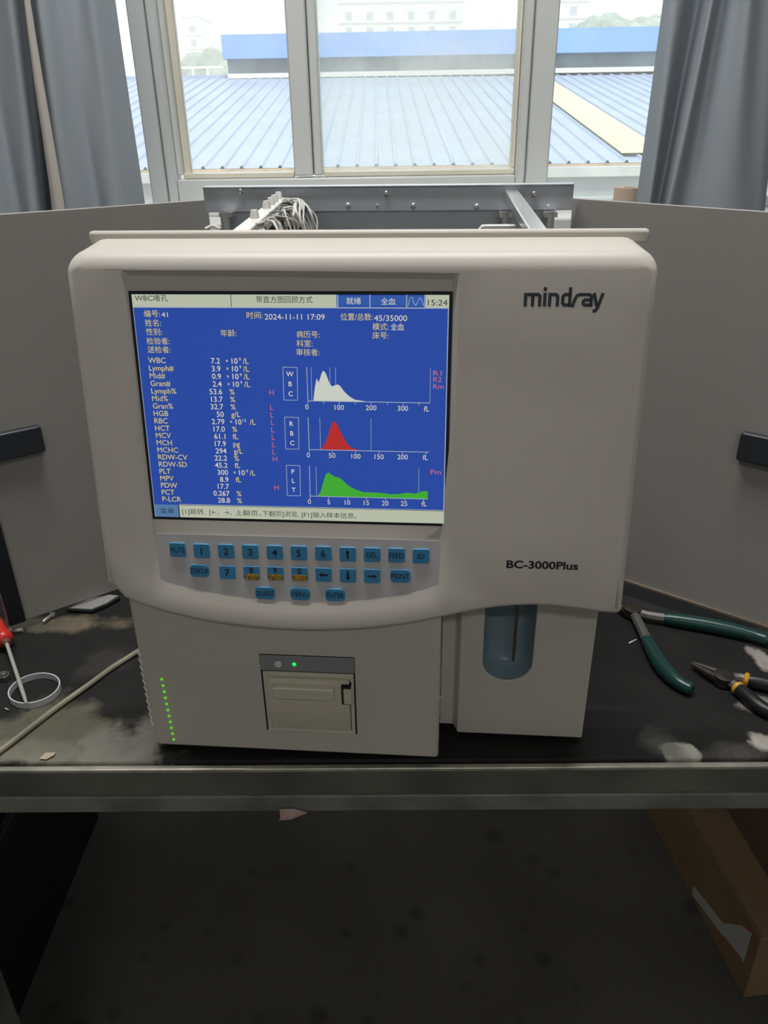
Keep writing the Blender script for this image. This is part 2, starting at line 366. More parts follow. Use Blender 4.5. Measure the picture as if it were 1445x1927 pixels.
for a, b_ in zip(rings[:-1], rings[1:]):
    for i in range(N): bm.faces.new((a[i], b_[i], b_[(i + 1) % N], a[(i + 1) % N]))
# recess outline
rpx = [(227, 506), (330, 507.5), (545, 510), (760, 512.5), (864, 514), (861, 640), (855, 830), (848, 1000), (843, 1114), (800, 1128), (750, 1139), (700, 1146), (640, 1151), (570, 1152), (500, 1148), (430, 1139), (370, 1128), (320, 1116), (283, 1103), (270, 1000), (254, 830), (238, 640)]
rxy = [pan(*q) for q in rpx]; K = len(rxy); cxy = Vector((-.045, .12))
r_out = [bm.verts.new(pv(x, t, 0)) for x, t in rxy]
rin = []
for i in range(K):
    a = Vector(rxy[i - 1]); c_ = Vector(rxy[(i + 1) % K]); p = Vector(rxy[i])
    d1 = (p - a).normalized(); d2 = (c_ - p).normalized(); n1 = Vector((d1.y, -d1.x)); n2 = Vector((d2.y, -d2.x)); nn = (n1 + n2); nn = nn / max(.3, nn.dot(n1))
    rin.append(p + nn * (.0042 if p.y > .06 else .0085))
RD = -.003
r_in = [bm.verts.new(pv(p.x, p.y, RD)) for p in rin]
for i in range(K): bm.faces.new((r_out[i], r_out[(i + 1) % K], r_in[(i + 1) % K], r_in[i]))
def edges_of(vs): return [bm.edges.get((vs[i], vs[(i + 1) % len(vs)])) or bm.edges.new((vs[i], vs[(i + 1) % len(vs)])) for i in range(len(vs))]
bmesh.ops.triangle_fill(bm, use_beauty=True, use_dissolve=False, edges=edges_of(rings[0]) + edges_of(r_out))
bmesh.ops.triangle_fill(bm, use_beauty=True, use_dissolve=False, edges=edges_of(r_in))
bmesh.ops.triangle_fill(bm, use_beauty=True, use_dissolve=False, edges=edges_of(back))
bmesh.ops.recalc_face_normals(bm, faces=bm.faces)
me = bpy.data.meshes.new('front_cover'); bm.to_mesh(me); bm.free()
link('front_cover', me, 'plastic', AN, smooth=True, sharp=28)
tl = ly(168, 433, .062); tr = ly(1221, 438, .062)
part(MB().box(tl.x, tr.x, .0585, .0655, .404, .4128), 'top_rim', 'plastic', bevel=.002)

# --- display
def quad_px(mb, px, off): mb.add([pv(*pan(u, v, off), off) for u, v in px], [tuple(range(len(px)))])
SO = RD + .0012
scr_px = [(249, 550), (848, 559), (833, 986), (290, 971)]
ca = [pan(u, v, SO) for u, v in scr_px]
sx0 = (ca[0][0] + ca[3][0]) / 2; sx1 = (ca[1][0] + ca[2][0]) / 2; st1 = (ca[0][1] + ca[1][1]) / 2; st0 = (ca[2][1] + ca[3][1]) / 2
def slab(name, m, x0, x1, t0, t1, o0, o1, parent=AN, bevel=0):
    mb = MB(); mb.prism([pv(x, t, o0) for x, t in ((x0, t0), (x1, t0), (x1, t1), (x0, t1))], [pv(x, t, o1) for x, t in ((x0, t0), (x1, t0), (x1, t1), (x0, t1))])
    return mb.build(name, m, parent, bevel=bevel)
slab('screen_gasket', 'blackplastic', sx0 - .0022, sx1 + .0022, st0 - .0022, st1 + .0022, RD - .001, SO - .0004)
DISP = slab('display', 'scr', sx0, sx1, st0, st1, RD - .001, SO)
SW, SH = sx1 - sx0, st1 - st0
def sflat(name, m, polys, lvl=1):
    mb = MB()
    for poly in polys: mb.add([pv(x, t, SO + .00012 * lvl) for x, t in poly], [tuple(range(len(poly)))])
    return mb.build(name, m, DISP)
def sp_(u, v): return pan(u, v, SO)
def srect(x0, x1, t0, t1): return [(x0, t0), (x1, t0), (x1, t1), (x0, t1)]
def sline(a, b_, w):
    a = Vector(a); b_ = Vector(b_); d = (b_ - a).normalized(); q = Vector((-d.y, d.x)) * w / 2
    return [tuple(a + q), tuple(a - q), tuple(b_ - q), tuple(b_ + q)]
bar_t = sp_(540, 578)[1]; foot_t = sp_(560, 955)[1]
def sx(u, v=566): return sp_(u, v)[0]
sflat('title_bar', 's_title', [srect(sx0, sx(633), bar_t, st1), srect(sx(801), sx1, bar_t, st1)])
sflat('status_button', 's_btn', [srect(sx(637), sx(694), bar_t + .001, st1 - .0006)]); sflat('status_button', 's_btn', [srect(sx(698), sx(763), bar_t + .001, st1 - .0006)]); sflat('status_button', 's_btn', [srect(sx(767), sx(798), bar_t + .001, st1 - .0006)])
fx = sp_(338, 962)[0]
sflat('menu_button', 's_menu', [srect(sx0, fx - .0006, st0, foot_t)])
sflat('footer_bar', 's_title', [srect(fx, sx1, st0, foot_t)])
divs = [sline((sx0, bar_t - .0003), (sx1, bar_t - .0003), .0007), sline((fx, foot_t + .0004), (sx1, foot_t + .0004), .0005), sline((sx0 + .0003, st0), (sx0 + .0003, bar_t), .0004), sline((sx1 - .0004, st0), (sx1 - .0004, bar_t), .0006)]
for u in (635.5, 696, 765, 799.5): divs.append(sline((sx(u), bar_t), (sx(u), st1), .0007))
dk = [sline((sx(435), bar_t), (sx(435), st1), .0004), sline((fx - .0003, st0), (fx - .0003, foot_t), .0008), sline((fx, foot_t), (sx1, foot_t), .0004)]
def txt(mb, body, x, t, h, off, align='L', bold=0.0, width=None, ref='0', stretch=1.0, base=False):
    """ print a word on the front plane: (x, t) is the middle of its left / right / centre end, h the height of capitals """
    g = text_mesh(body, bold); rf = text_mesh(ref, bold)
    if not g: return
    vs, fs, ax, bx_, ay, by = g; s = h / (rf[5] - rf[4]); sxx = s * stretch
    if width: sxx = width / (bx_ - ax)
    ox = {'L': -ax * sxx, 'R': -bx_ * sxx, 'C': -(ax + bx_) / 2 * sxx}[align]; oy = -(rf[4] + rf[5]) / 2 * s
    mb.add([pv(x + ox + v[0] * sxx, t + oy + v[1] * s, off) for v in vs], fs)
def stxt(col, body, u, v, h, align='L', width=None, bold=0.0, t=None, x=None):
    q = sp_(u, v); cjk = any(ord(ch) > 0x2fff for ch in body)
    w = None
    if width: w = abs(sp_(u + width, v)[0] - q[0])
    mb_ = MB(); txt(mb_, body, q[0] if x is None else x, q[1] if t is None else t, h * .000355, SO + .00030, align, bold, w, '中' if cjk else '0')
    mb_.build('screen_lettering', col, DISP)
rows = [('WBC', '7.2', 'e9', ''), ('Lymph#', '3.9', 'e9', ''), ('Mid#', '0.9', 'e9', ''), ('Gran#', '2.4', 'e9', ''), ('Lymph%', '53.6', '%', 'H'), ('Mid%', '13.7', '%', ''), ('Gran%', '32.7', '%', 'L'), ('HGB', '50', 'g/L', 'L'), ('RBC', '2.79', 'e12', 'L'), ('HCT', '17.0', '%', 'L'), ('MCV', '61.1', 'fL', 'L'), ('MCH', '17.9', 'pg', 'L'), ('MCHC', '294', 'g/L', 'L'), ('RDW-CV', '22.2', '%', 'H'), ('RDW-SD', '45.2', 'fL', ''), ('PLT', '300', 'e9', ''), ('MPV', '8.9', 'fL', ''), ('PDW', '17.7', '', 'H'), ('PCT', '0.267', '%', ''), ('P-LCR', '28.8', '%', '')]
xl = sp_(279, 678)[0]; xv = sp_(414, 680)[0]; xu = sp_(425, 680)[0]; xf = sp_(507, 740)[0]
ta = sp_(295, 678)[1]; tb = sp_(322, 939)[1]
for i, (nm, val, un, fl) in enumerate(rows):
    t = ta + (tb - ta) * i / 19
    stxt('s_yel', nm, 0, 600, 10.8, t=t, x=xl, bold=.004); stxt('s_txt', val, 0, 600, 10.8, 'R', t=t, x=xv, bold=.004)
    if un in ('e9', 'e12'):
        stxt('s_txt', '×', 0, 600, 7.5, t=t, x=xu); stxt('s_txt', '10' , 0, 600, 10.8, t=t, x=xu + .0040, bold=.008)
        w = .0048; stxt('s_txt', un[1:], 0, 600, 6, t=t + .0012, x=xu + .0040 + w + .0004); stxt('s_yel', '/L', 0, 600, 10.8, t=t, x=xu + .0040 + w + (.0029 if un == 'e9' else .0052), bold=.006)
    elif un: stxt('s_yel', un, 0, 600, 10.8, t=t, x=xu + .0012, bold=.006)
    if fl: stxt('s_pink', fl, 0, 600, 10.8, t=t, x=xf)
for (col, body, u, v, h, w) in [('s_blk', 'WBC堵孔', 254, 560.5, 12.5, 62), ('s_blk', '带直方图回顾方式', 482, 563.5, 12.5, 106), ('s_txt', '就绪', 652, 566, 12.5, 27), ('s_txt', '全血', 717, 567, 12.5, 27), ('s_blk', '15:24', 805, 569.5, 10.5, 37),
    ('s_yel', '编号:', 271, 590, 13, 30), ('s_txt', '41', 304, 592, 9, 12), ('s_yel', '姓名:', 273, 607.5, 13, 30), ('s_yel', '性别:', 275, 624, 13, 30), ('s_yel', '检验者:', 276, 641.5, 13, 43), ('s_yel', '送检者:', 278, 657.5, 13, 43),
    ('s_yel', '时间:', 464, 593, 13, 30), ('s_txt', '2024-11-11 17:09', 498, 596, 10.5, 113), ('s_yel', '位置/总数:', 641, 596, 13, 60), ('s_txt', '45/35000', 704, 598.5, 10.5, 62), ('s_yel', '模式:', 701, 614.5, 13, 30), ('s_txt', '全血', 735, 615, 13, 25), ('s_yel', '年龄:', 415, 626.5, 13, 30), ('s_yel', '床号:', 701, 631, 13, 30), ('s_yel', '病历号:', 558, 629, 13, 43), ('s_yel', '科室:', 558, 646, 13, 30), ('s_yel', '审核者:', 558, 662.5, 13, 43),
    ('s_pink', 'R1', 815, 702, 9.5, 16), ('s_pink', 'R2', 815, 714, 9.5, 16), ('s_pink', 'Rm', 815, 727, 9.5, 20), ('s_pink', 'Pm', 810, 888, 9.5, 20),
    ('s_blk', '菜单', 302, 961, 12, 26), ('s_blk', '[1]跳转,', 343, 962, 12, 43), ('s_blk', '[←、→、', 394, 963, 12, 42), ('s_blk', '上翻页、', 443, 964.5, 12, 48), ('s_blk', '下翻页]浏览,', 494, 966, 12, 68), ('s_blk', '[F1]输入样本信息。', 568, 968, 12, 103)]:
    stxt(col, body, u, v, h, width=w)
def cp(cx, cy): return sp_(520 + cx * .25955, 500 + cy * .25947)
for (body, cx, cy) in [('0', 222, 1023), ('100', 456, 1027), ('200', 687, 1030), ('300', 917, 1034), ('fL', 1089, 1038), ('0', 232, 1372), ('50', 404, 1376), ('100', 577, 1381), ('150', 745, 1385), ('200', 915, 1387), ('fL', 1080, 1391), ('0', 240, 1710), ('5', 380, 1713), ('10', 516, 1716), ('15', 653, 1719), ('20', 789, 1722), ('25', 925, 1724), ('fL', 1071, 1727)]:
    q = cp(cx, cy); stxt('s_txt', body, 0, 600, 10, 'C', x=q[0], t=q[1])
for box, let in (((47, 735, 151, 974), 'WBC'), ((60, 1097, 161, 1329), 'RBC'), ((72, 1446, 171, 1667), 'PLT')):
    x0, y0, x1, y1 = box; c4 = [cp(x0, y0), cp(x1, y0 + 3), cp(x1 + 3, y1 + 1), cp(x0 + 8, y1)]
    for i in range(4): divs.append(sline(c4[i], c4[(i + 1) % 4], .0004))
    for k, ch in enumerate(let):
        q = cp((x0 + x1) / 2 - 1 + k * 3, y0 + (y1 - y0) * (.21 + .3 * k)); stxt('s_txt', ch, 0, 600, 9.5, 'C', x=q[0], t=q[1], bold=.01)
def L(a, b_, w=.0004): divs.append(sline(cp(*a), cp(*b_), w))
L((220, 735), (230, 998), .0005); L((228, 980), (1113, 995), .0005); L((252, 738), (257, 978), .0003); L((387, 738), (389, 850), .0003); L((429, 738), (430, 862), .0003); L((1118, 745), (1113, 995), .0003)
L((230, 1098), (239, 1350), .0005); L((238, 1333), (1105, 1352), .0005); L((315, 1100), (320, 1335), .0003); L((686, 1108), (687, 1338), .0003)
L((240, 1450), (246, 1690), .0005); L((245, 1670), (1097, 1692), .0005); L((288, 1455), (292, 1670), .0003); L((1033, 1465), (1032, 1640), .0003)
for x in (343, 457, 573, 687, 806, 919, 1034): L((x, 980 + (x - 228) * .017), (x, 1000 + (x - 228) * .017), .0004)
for x in (406, 575, 746, 914, 1085): L((x, 1333 + (x - 238) * .022), (x, 1352 + (x - 238) * .022), .0004)
for x in (381, 518, 654, 791, 931, 1066): L((x, 1670 + (x - 245) * .026), (x, 1688 + (x - 245) * .026), .0004)
wv = [(766, 10), (770, -6), (774, -8), (778, 4), (781, 8), (785, 0), (788, -7), (792, -4), (796, 8)]
for k in range(len(wv) - 1): divs.append(sline(sp_(wv[k][0] + 1.5, 567 + wv[k][1]), sp_(wv[k + 1][0] + 1, 567.5 + wv[k + 1][1]), .0004))
def hist(name, m, pts, base):
    mb = MB()
    for (a, b_) in zip(pts[:-1], pts[1:]):
        ba, bb = base(a[0]), base(b_[0]); mb.add([pv(*cp(*q), SO + .00018) for q in ((a[0], ba), (b_[0], bb), b_, a)], [(0, 1, 2, 3)])
    mb.build(name, m, DISP)
hist('histogram', 's_wht', [(268, 978), (280, 880), (292, 815), (299, 830), (307, 848), (325, 790), (334, 766), (342, 763), (350, 770), (360, 785), (380, 840), (400, 873), (410, 874), (425, 866), (440, 862), (452, 865), (465, 875), (490, 910), (520, 940), (545, 958), (570, 972), (600, 976), (650, 985)], lambda x: 980 + (x - 228) * .017)
hist('histogram', 's_red', [(325, 1332), (350, 1295), (380, 1220), (397, 1155), (408, 1135), (420, 1129), (432, 1138), (445, 1160), (475, 1225), (510, 1285), (535, 1312), (550, 1324), (575, 1329), (612, 1341)], lambda x: 1333 + (x - 238) * .022)
hist('histogram', 's_grn', [(300, 1670), (320, 1640), (340, 1570), (358, 1515), (370, 1505), (380, 1500), (400, 1515), (430, 1533), (445, 1534), (460, 1540), (480, 1553), (500, 1575), (530, 1600), (580, 1625), (630, 1642), (680, 1643), (720, 1645), (760, 1648), (790, 1650), (815, 1657), (850, 1657), (890, 1655), (920, 1651), (950, 1645), (980, 1650), (1005, 1653), (1030, 1645), (1050, 1637), (1075, 1635), (1097, 1635)], lambda x: 1670 + (x - 245) * .026)
for q in divs: sflat('screen_rule', 's_line', [q], 2)
for q in dk: sflat('screen_rule', 's_blk', [q], 2)

# --- keypad membrane and keys
KO = RD + .0006
kpx = [(295, 1004), (832, 1018), (829, 1085), (827, 1109), (790, 1119), (740, 1129), (690, 1136), (630, 1140), (570, 1140.5), (500, 1136), (430, 1127), (370, 1115), (330, 1105), (303, 1095), (301, 1080)]
ka = [pan(u, v, KO) for u, v in kpx]
MB().prism([pv(x, t, RD - .001) for x, t in ka], [pv(x, t, KO) for x, t in ka]).build('keypad_membrane', 'keypad', AN)
def poly_print(mb, pts, off): mb.add([pv(x, t, off) for x, t in pts], [tuple(range(len(pts)))])
keys = [('MUTE', 334, 1035, 31, 29), ('1', 379, 1037, 31, 29), ('2', 425, 1038, 31, 29), ('3', 470.5, 1039, 31, 29), ('4', 516.5, 1040, 31, 29), ('5', 562, 1041, 31, 29), ('6', 608, 1042, 31, 29), ('up', 654, 1043.5, 31, 29), ('DEL', 700, 1044.5, 31, 29), ('FEED', 746, 1045.5, 31, 29), ('ID', 792, 1047, 31, 29),
        ('STARTUP', 375, 1074.5, 37, 26), ('7', 427.5, 1077.5, 31, 28), ('8|PgUp', 473, 1079, 31, 29), ('9|PgDn', 518, 1080, 31, 29), ('0|FLUSH', 563.5, 1081, 31, 29), ('left', 608.5, 1082, 31, 29), ('down', 654.5, 1083.5, 31, 29), ('right', 700, 1084.5, 31, 29), ('PRINT', 753, 1084.5, 38, 27),
        ('DILUENT', 498.5, 1116.5, 38, 26), ('MENU', 564.5, 1118, 38, 26), ('ENTER', 630.5, 1120, 38, 26)]
K1 = KO + .0011
for (nm, u, v, w, h) in keys:
    x, t = pan(u, v, K1); wx = w * .000391; hx = h * .000392
    rr = .0032 if w > 35 else .0015
    out = rrect(x, t, wx, hx, rr); inn = rrect(x, t, wx - .0007, hx - .0007, rr - .0003)
    mb = MB(); n = len(out); vs = [pv(a, b_, KO - .0005) for a, b_ in out] + [pv(a, b_, K1 - .0004) for a, b_ in out] + [pv(a, b_, K1) for a, b_ in inn]
    fs = [(i, (i + 1) % n, n + (i + 1) % n, n + i) for i in range(n)] + [(n + i, n + (i + 1) % n, 2 * n + (i + 1) % n, 2 * n + i) for i in range(n)] + [tuple(2 * n + i for i in range(n))]
    ko = mb.add(vs, fs).build('key', 'key', AN, smooth=True)
    lg = MB(); of = K1 + .00015; main = nm.split('|')[0]; cap = .0043 if len(main) > 1 else .0056
    if '|' in nm:
        hb = hx * .46; x0, x1 = x - wx / 2 + .0008, x + wx / 2 - .0008
        yb = MB(); poly_print(yb, [(x0, t - hx / 2 + .0006), (x1, t - hx / 2 + .0006), (x1, t - hx / 2 + hb), (x0, t - hx / 2 + hb)], K1 + .00008); yb.build('key_band', 'keyy', ko)
        txt(lg, main, x, t + hx * .24, .0047, of, 'C', .01); txt(lg, nm.split('|')[1], x, t - hx * .24, .0031, of, 'C', .004, width=wx * .88)
    elif nm in ('up', 'down', 'left', 'right'):
        base = [(-.0007, -.0036), (.0007, -.0036), (.0007, .0008), (.0017, .0008), (0, .0038), (-.0017, .0008), (-.0007, .0008)]
        ang = {'up': 0, 'left': math.pi / 2, 'down': math.pi, 'right': -math.pi / 2}[nm]
        poly_print(lg, [(x + a * math.cos(ang) - b_ * math.sin(ang), t + a * math.sin(ang) + b_ * math.cos(ang)) for a, b_ in base], of)
    else:
        txt(lg, main, x, t, cap, of, 'C', (.0 if 'M' in main else .006) if len(main) > 1 else .01, width=(wx * {2: .42, 3: .66, 4: .88, 5: .88}.get(len(main), .93)) if len(main) > 1 else None)
    lg.build('key_legend', 'legend', ko)

# --- logo and model name
def strokes(polys, x0, t0, s, w, off, mb):
    for pl in polys:
        P = [Vector(q) for q in pl]; n = len(P); lft = []; rgt = []
        for i, p in enumerate(P):
            d1 = (p - P[i - 1]).normalized() if i else None; d2 = (P[i + 1] - p).normalized() if i < n - 1 else None
            d1 = d1 or d2; d2 = d2 or d1; n1 = Vector((-d1.y, d1.x)); n2 = Vector((-d2.y, d2.x)); m_ = (n1 + n2); m_ = m_ / max(.5, m_.dot(n1))
            lft.append(p + m_ * w / 2); rgt.append(p - m_ * w / 2)
        vs = [pv(x0 + q.x * s, t0 + q.y * s, off) for q in lft + rgt]
        mb.add(vs, [(i, i + 1, n + i + 1, n + i) for i in range(n - 1)])
lx0, lt0 = pan(985, 577); lx1, _t = pan(1134, 580); s_ = (lx1 - lx0) / 152
mb = MB()
strokes([[(3, 0), (3, 22.8), (27, 22.8), (30.5, 19.5), (30.5, 0)], [(16.8, 22.8), (16.8, 0)], [(40, 0), (40, 26)], [(40, 29.5), (40, 36.5)],
         [(49.5, 0), (49.5, 22.8), (61, 22.8), (64.5, 19.5), (64.5, 0)], [(88, 3.2), (78, 3.2), (74.5, 7), (74.5, 19), (78, 22.8), (88, 22.8)], [(88, 0), (88, 36.5)],
         [(93, -1), (98, 15), (101, 20.5), (106, 22.8), (113, 22.8)], [(112, 22.8), (125, 22.8), (129, 19.5), (129, 0)], [(129, 3.2), (117, 3.2), (113.8, 6), (113.8, 10), (117, 12.8), (129, 12.8)],
         [(133.5, 26), (139, 4), (141, 1)], [(150.5, 26), (141.5, -3), (138, -7.5), (133, -8.5)]], lx0, lt0, s_, 6.3, .0002, mb)
mb.build('maker_logo', 'logo', AN)
q0 = pan(953, 1061.5); q1 = pan(1088, 1062)
mb = MB(); txt(mb, 'BC-3000Plus', q0[0], q0[1], .0063, .0002, 'L', .028, width=q1[0] - q0[0]); mb.build('model_name', 'logo2', AN)

# --- lower left housing with printer
LY0 = .0035
def rb(poly, z0, z1): return [Vector((x, y, z0)) for x, y in poly], [Vector((x, y, z1)) for x, y in poly]
r = .008
pl = [(-WL + r - r * math.cos(math.radians(a)), LY0 + r - r * math.sin(math.radians(a))) for a in range(0, 91, 15)] + [(XM - .002, LY0), (XM, LY0 + .002), (XM, .075), (-WL, .075)]
part(MB().prism(*rb(pl, 0, .175)), 'lower_housing', 'plastic', smooth=True, bevel=.002)
# grip ribs on the left flank
for k in range(11):
    z = .0205 + k * .0072
    part(MB().tube([(-WL + .0045, LY0 + .0012, z), (-WL - .0004, LY0 + .007, z), (-WL - .0006, .06, z)], .0021, 6), 'grip_rib', 'plastic', smooth=True)
def front(u, v): return ly(u, v, LY0)
# indicator lights
a = front(304.5, 1278); b_ = front(327, 1391)
for k in range(11):
    q = a.lerp(b_, k / 10); part(MB().tube([(q.x, LY0 + .001, q.z), (q.x, LY0 - .0008, q.z), (q.x, LY0 - .0013, q.z)], [.0011, .0011, .0005], 10), 'indicator_light', 'led', smooth=True)
# printer
c0, c1, c2, c3 = front(487, 1231), front(668, 1236), front(671, 1380), front(503, 1374)
px0 = (c0.x + c3.x) / 2; px1 = (c1.x + c2.x) / 2; pz1 = (c0.z + c1.z) / 2; pz0 = (c2.z + c3.z) / 2
PRN = part(MB().box(px0, px1, LY0 - .0004, LY0 + .02, pz0, pz1), 'printer_frame', 'dark', bevel=.0003)
zs1 = front(580, 1263).z
part(MB().box(px0 + .0004, px1 - .0004, LY0 - .001, LY0 + .01, zs1, pz1 - .0006), 'printer_panel', 'bezelgrey', PRN, bevel=.0004)
q = front(524, 1248); part(MB().tube([(q.x, LY0 + .002, q.z), (q.x, LY0 - .002, q.z), (q.x, LY0 - .0026, q.z)], [.003, .003, .0022], 20), 'feed_button', 'white', PRN, smooth=True)
q = front(554, 1248.5); part(MB().tube([(q.x, LY0 + .002, q.z), (q.x, LY0 - .0014, q.z), (q.x, LY0 - .002, q.z)], [.0016, .0016, .001], 14), 'status_light', 'led2', PRN, smooth=True)
# cream printer surround: four bars
fz1 = zs1 - .0008; fz0 = pz0 + .0008; fx0 = px0 + .0018; fx1 = px1 - .0012
for (x0, x1, z0, z1) in ((fx0, fx1, fz1 - .004, fz1), (fx0, fx1, fz0, fz0 + .0035), (fx0, fx0 + .004, fz0 + .0035, fz1 - .004), (fx1 - .003, fx1, fz0 + .0035, fz1 - .004)):
    part(MB().box(x0, x1, LY0 - .0022, LY0 + .01, z0, z1), 'printer_surround', 'plastic2', PRN, bevel=.0006)
# curved paper door
dx0, dx1, dz0, dz1 = fx0 + .0044, fx1 - .0034, fz0 + .0045, fz1 - .0044
prof = []
for k in range(13):
    s2 = k / 12; z = dz0 + (dz1 - dz0) * s2; prof.append((LY0 - .0018 - .0055 * math.sin(math.pi * (.04 + .80 * s2)) ** 1.0, z))
mb = MB(); pa = [Vector((dx0, y, z)) for y, z in prof] + [Vector((dx0, LY0 + .01, dz1)), Vector((dx0, LY0 + .01, dz0))]
mb.prism(pa, [Vector((dx1, p.y, p.z)) for p in pa]); PD = part(mb, 'paper_door', 'plastic2', PRN, smooth=True)
h0 = front(516, 1277); h1 = front(632, 1303)
mb = MB(); mb.prism([Vector((x, LY0 - .0115, z)) for x, z in rrect((h0.x + h1.x) / 2, (h0.z + h1.z) / 2, h1.x - h0.x, h0.z - h1.z, .0022)], [Vector((x, LY0 - .004, z)) for x, z in rrect((h0.x + h1.x) / 2, (h0.z + h1.z) / 2, h1.x - h0.x + .001, h0.z - h1.z + .001, .0022)])
part(mb, 'paper_slot_lid', 'plastic2', PRN, bevel=.0012)
l0 = front(644, 1280); l1 = front(663, 1315)
part(MB().box(l0.x, l1.x, LY0 - .0075, LY0 - .002, l1.z, l0.z), 'latch_slot', 'dark', PRN)
part(MB().box(l0.x + .0018, l1.x + .0008, LY0 - .0095, LY0 - .002, l1.z + .0018, l0.z - .0026), 'latch', 'plastic2', PRN, bevel=.0006)

# --- lower right housing with sample bay (U-shaped opening)
RX0 = ly(863, 1300, REC).x
bx0, bx1 = ly(909, 1230, REC).x, ly(1003, 1230, REC).x; bcx = (bx0 + bx1) / 2; br = (bx1 - bx0) / 2; bzb = ly(955, 1280, REC).z; bzc = bzb + br * .92
ZT = .175
bm = bmesh.new()
hole = [(bx0, ZT)] + [(bx0, bzc + .03)] + [(bcx - br * math.cos(math.radians(a)), bzc - br * .92 * math.sin(math.radians(a))) for a in range(0, 181, 12)] + [(bx1, bzc + .03), (bx1, ZT)]
ol = [(RX0, ZT)] + [(RX0, 0), (WL, 0), (WL, ZT)]
vs = [bm.verts.new((x, REC, z)) for x, z in ol] ; hv = [bm.verts.new((x, REC, z)) for x, z in hole[::-1]]
bm.faces.new(vs + hv)
# groove on the left, flank on the right, bottom
g = [(XM + .0005, .045), (RX0 - .004, .045), (RX0, REC)]
for (a, b_) in zip(g[:-1], g[1:]):
    bm.faces.new([bm.verts.new(q) for q in ((a[0], a[1], 0), (b_[0], b_[1], 0), (b_[0], b_[1], ZT), (a[0], a[1], ZT))])
bm.faces.new([bm.verts.new(q) for q in ((WL, REC, 0), (WL, .08, 0), (WL, .08, ZT), (WL, REC, ZT))])
bm.faces.new([bm.verts.new(q) for q in ((XM, .045, 0), (RX0 - .004, .045, 0), (RX0, REC, 0), (WL, REC, 0), (WL, .08, 0), (XM, .08, 0))])
bmesh.ops.remove_doubles(bm, verts=bm.verts, dist=1e-5); bmesh.ops.triangulate(bm, faces=bm.faces); bmesh.ops.recalc_face_normals(bm, faces=bm.faces)
me = bpy.data.meshes.new('sample_housing'); bm.to_mesh(me); bm.free()
o = link('sample_housing', me, 'plastic', AN)
sd = o.modifiers.new('solid', 'SOLIDIFY'); sd.thickness = .003; sd.offset = -1
bv = o.modifiers.new('bevel', 'BEVEL'); bv.width = .002; bv.segments = 2; bv.limit_method = 'ANGLE'; bv.angle_limit = math.radians(50)
# bay liner: rings shrinking to the back
mb = MB(); n = len(hole); lv = []
for (dep, k) in ((.0005, 1.0), (.006, .97), (.014, .88), (.020, .72), (.0225, .5)):
    lv.append([Vector((bcx + (x - bcx) * k, REC + dep, bzc + (z - bzc) * k if z < bzc else z)) for x, z in hole])
vsx = [p for l_ in lv for p in l_]; fs = [(j * n + i, j * n + i + 1, (j + 1) * n + i + 1, (j + 1) * n + i) for j in range(4) for i in range(n - 1)]
fs.append(tuple(4 * n + i for i in range(n)))
mb.add(vsx, fs); part(mb, 'sample_bay', 'bay', smooth=True, sharp=60)
q = ly(966, 1247, REC + .006)
part(MB().tube([(q.x, REC + .008, .172), (q.x, REC + .008, q.z + .004), (q.x, REC + .008, q.z)], [.0013, .0013, .0009], 10), 'sampling_probe', 'probe', smooth=True)
part(MB().box(-WL + .004, WL - .004, .081, .30, .006, .03), 'base_plate', 'steel', bevel=.002)
for (x, y) in ((-.15, .03), (.15, .07), (-.15, .27), (.15, .27)): part(MB().tube([(x, y, -.006), (x, y, .008)], [.010, .011], 16), 'rubber_foot', 'blackplastic', smooth=True)
part(MB().box(-.14, .13, .085, .27, .031, .33), 'inner_chassis', 'darkmetal', bevel=.003)

# --- rear frame, rails, cables
RY = .312
pa = ly(381, 351, RY); pb = ly(1080, 353, RY); pc = ly(387, 395, RY); pd = ly(1076, 400, RY)
rz1 = (pa.z + pb.z) / 2; rz0 = (pc.z + pd.z) / 2
RP = part(MB().box(pa.x, pb.x, RY, RY + .002, rz0, rz1).box(pa.x, pb.x, RY - .0015, RY + .012, rz1, rz1 + .0018), 'rear_plate', 'steel', bevel=.0006)
part(MB().box(pa.x + .014, pb.x - .016, RY + .0025, RY + .0045, .03, rz0 + .004), 'rear_wall', 'steel')
for (u, v, r) in ((453, 360, .0026), (727, 364, .0026), (1005, 365, .0026), (655, 386, .0022), (710, 386, .0013), (778, 387, .0024), (897, 388, .0022), (1032, 388, .0016)):
    q = ly(u, v, RY); part(MB().tube([(q.x, RY + .001, q.z), (q.x, RY - .0012, q.z), (q.x, RY - .002, q.z)], [r, r, r * .6], 10), 'screw', 'steel_b' if r > .0023 else 'steel', RP, smooth=True)
def beam(p, q, w, h, name, m):
    p, q = Vector(p), Vector(q); d = (q - p).normalized(); sd = d.cross(Vector((0, 0, 1))).normalized() * w / 2; u = Vector((0, 0, -h))
    mb = MB(); mb.prism([p - sd, p + sd, p + sd + u, p - sd + u], [q - sd, q + sd, q + sd + u, q - sd + u]); return part(mb, name, m, bevel=.001)
ra = ly(452, 433, .075); rb2 = ly(527, 372, .300); RAIL = beam(ra, rb2, .012, .012, 'cable_rail', 'white')
ra3 = ly(1015, 433, .075); rb3 = ly(962, 357, .309); beam(ra3, rb3, .0125, .008, 'support_rail', 'steel_b')
for (u, v) in ((464, 407), (491, 389), (498, 381), (509, 375), (520, 367)):
    f = (u - 452) / (527 - 452); y = .075 + (.300 - .075) * max(0, min(1, f)) ; base = ra.lerp(rb2, max(.05, min(.98, (433 - v - 8) / 61.0)))
    part(MB().tube([base, base + Vector((0, 0, .004)), base + Vector((0, 0, .0062))], [.0038, .0034, .0026], 8), 'cable_clip', 'white', RAIL, smooth=True)
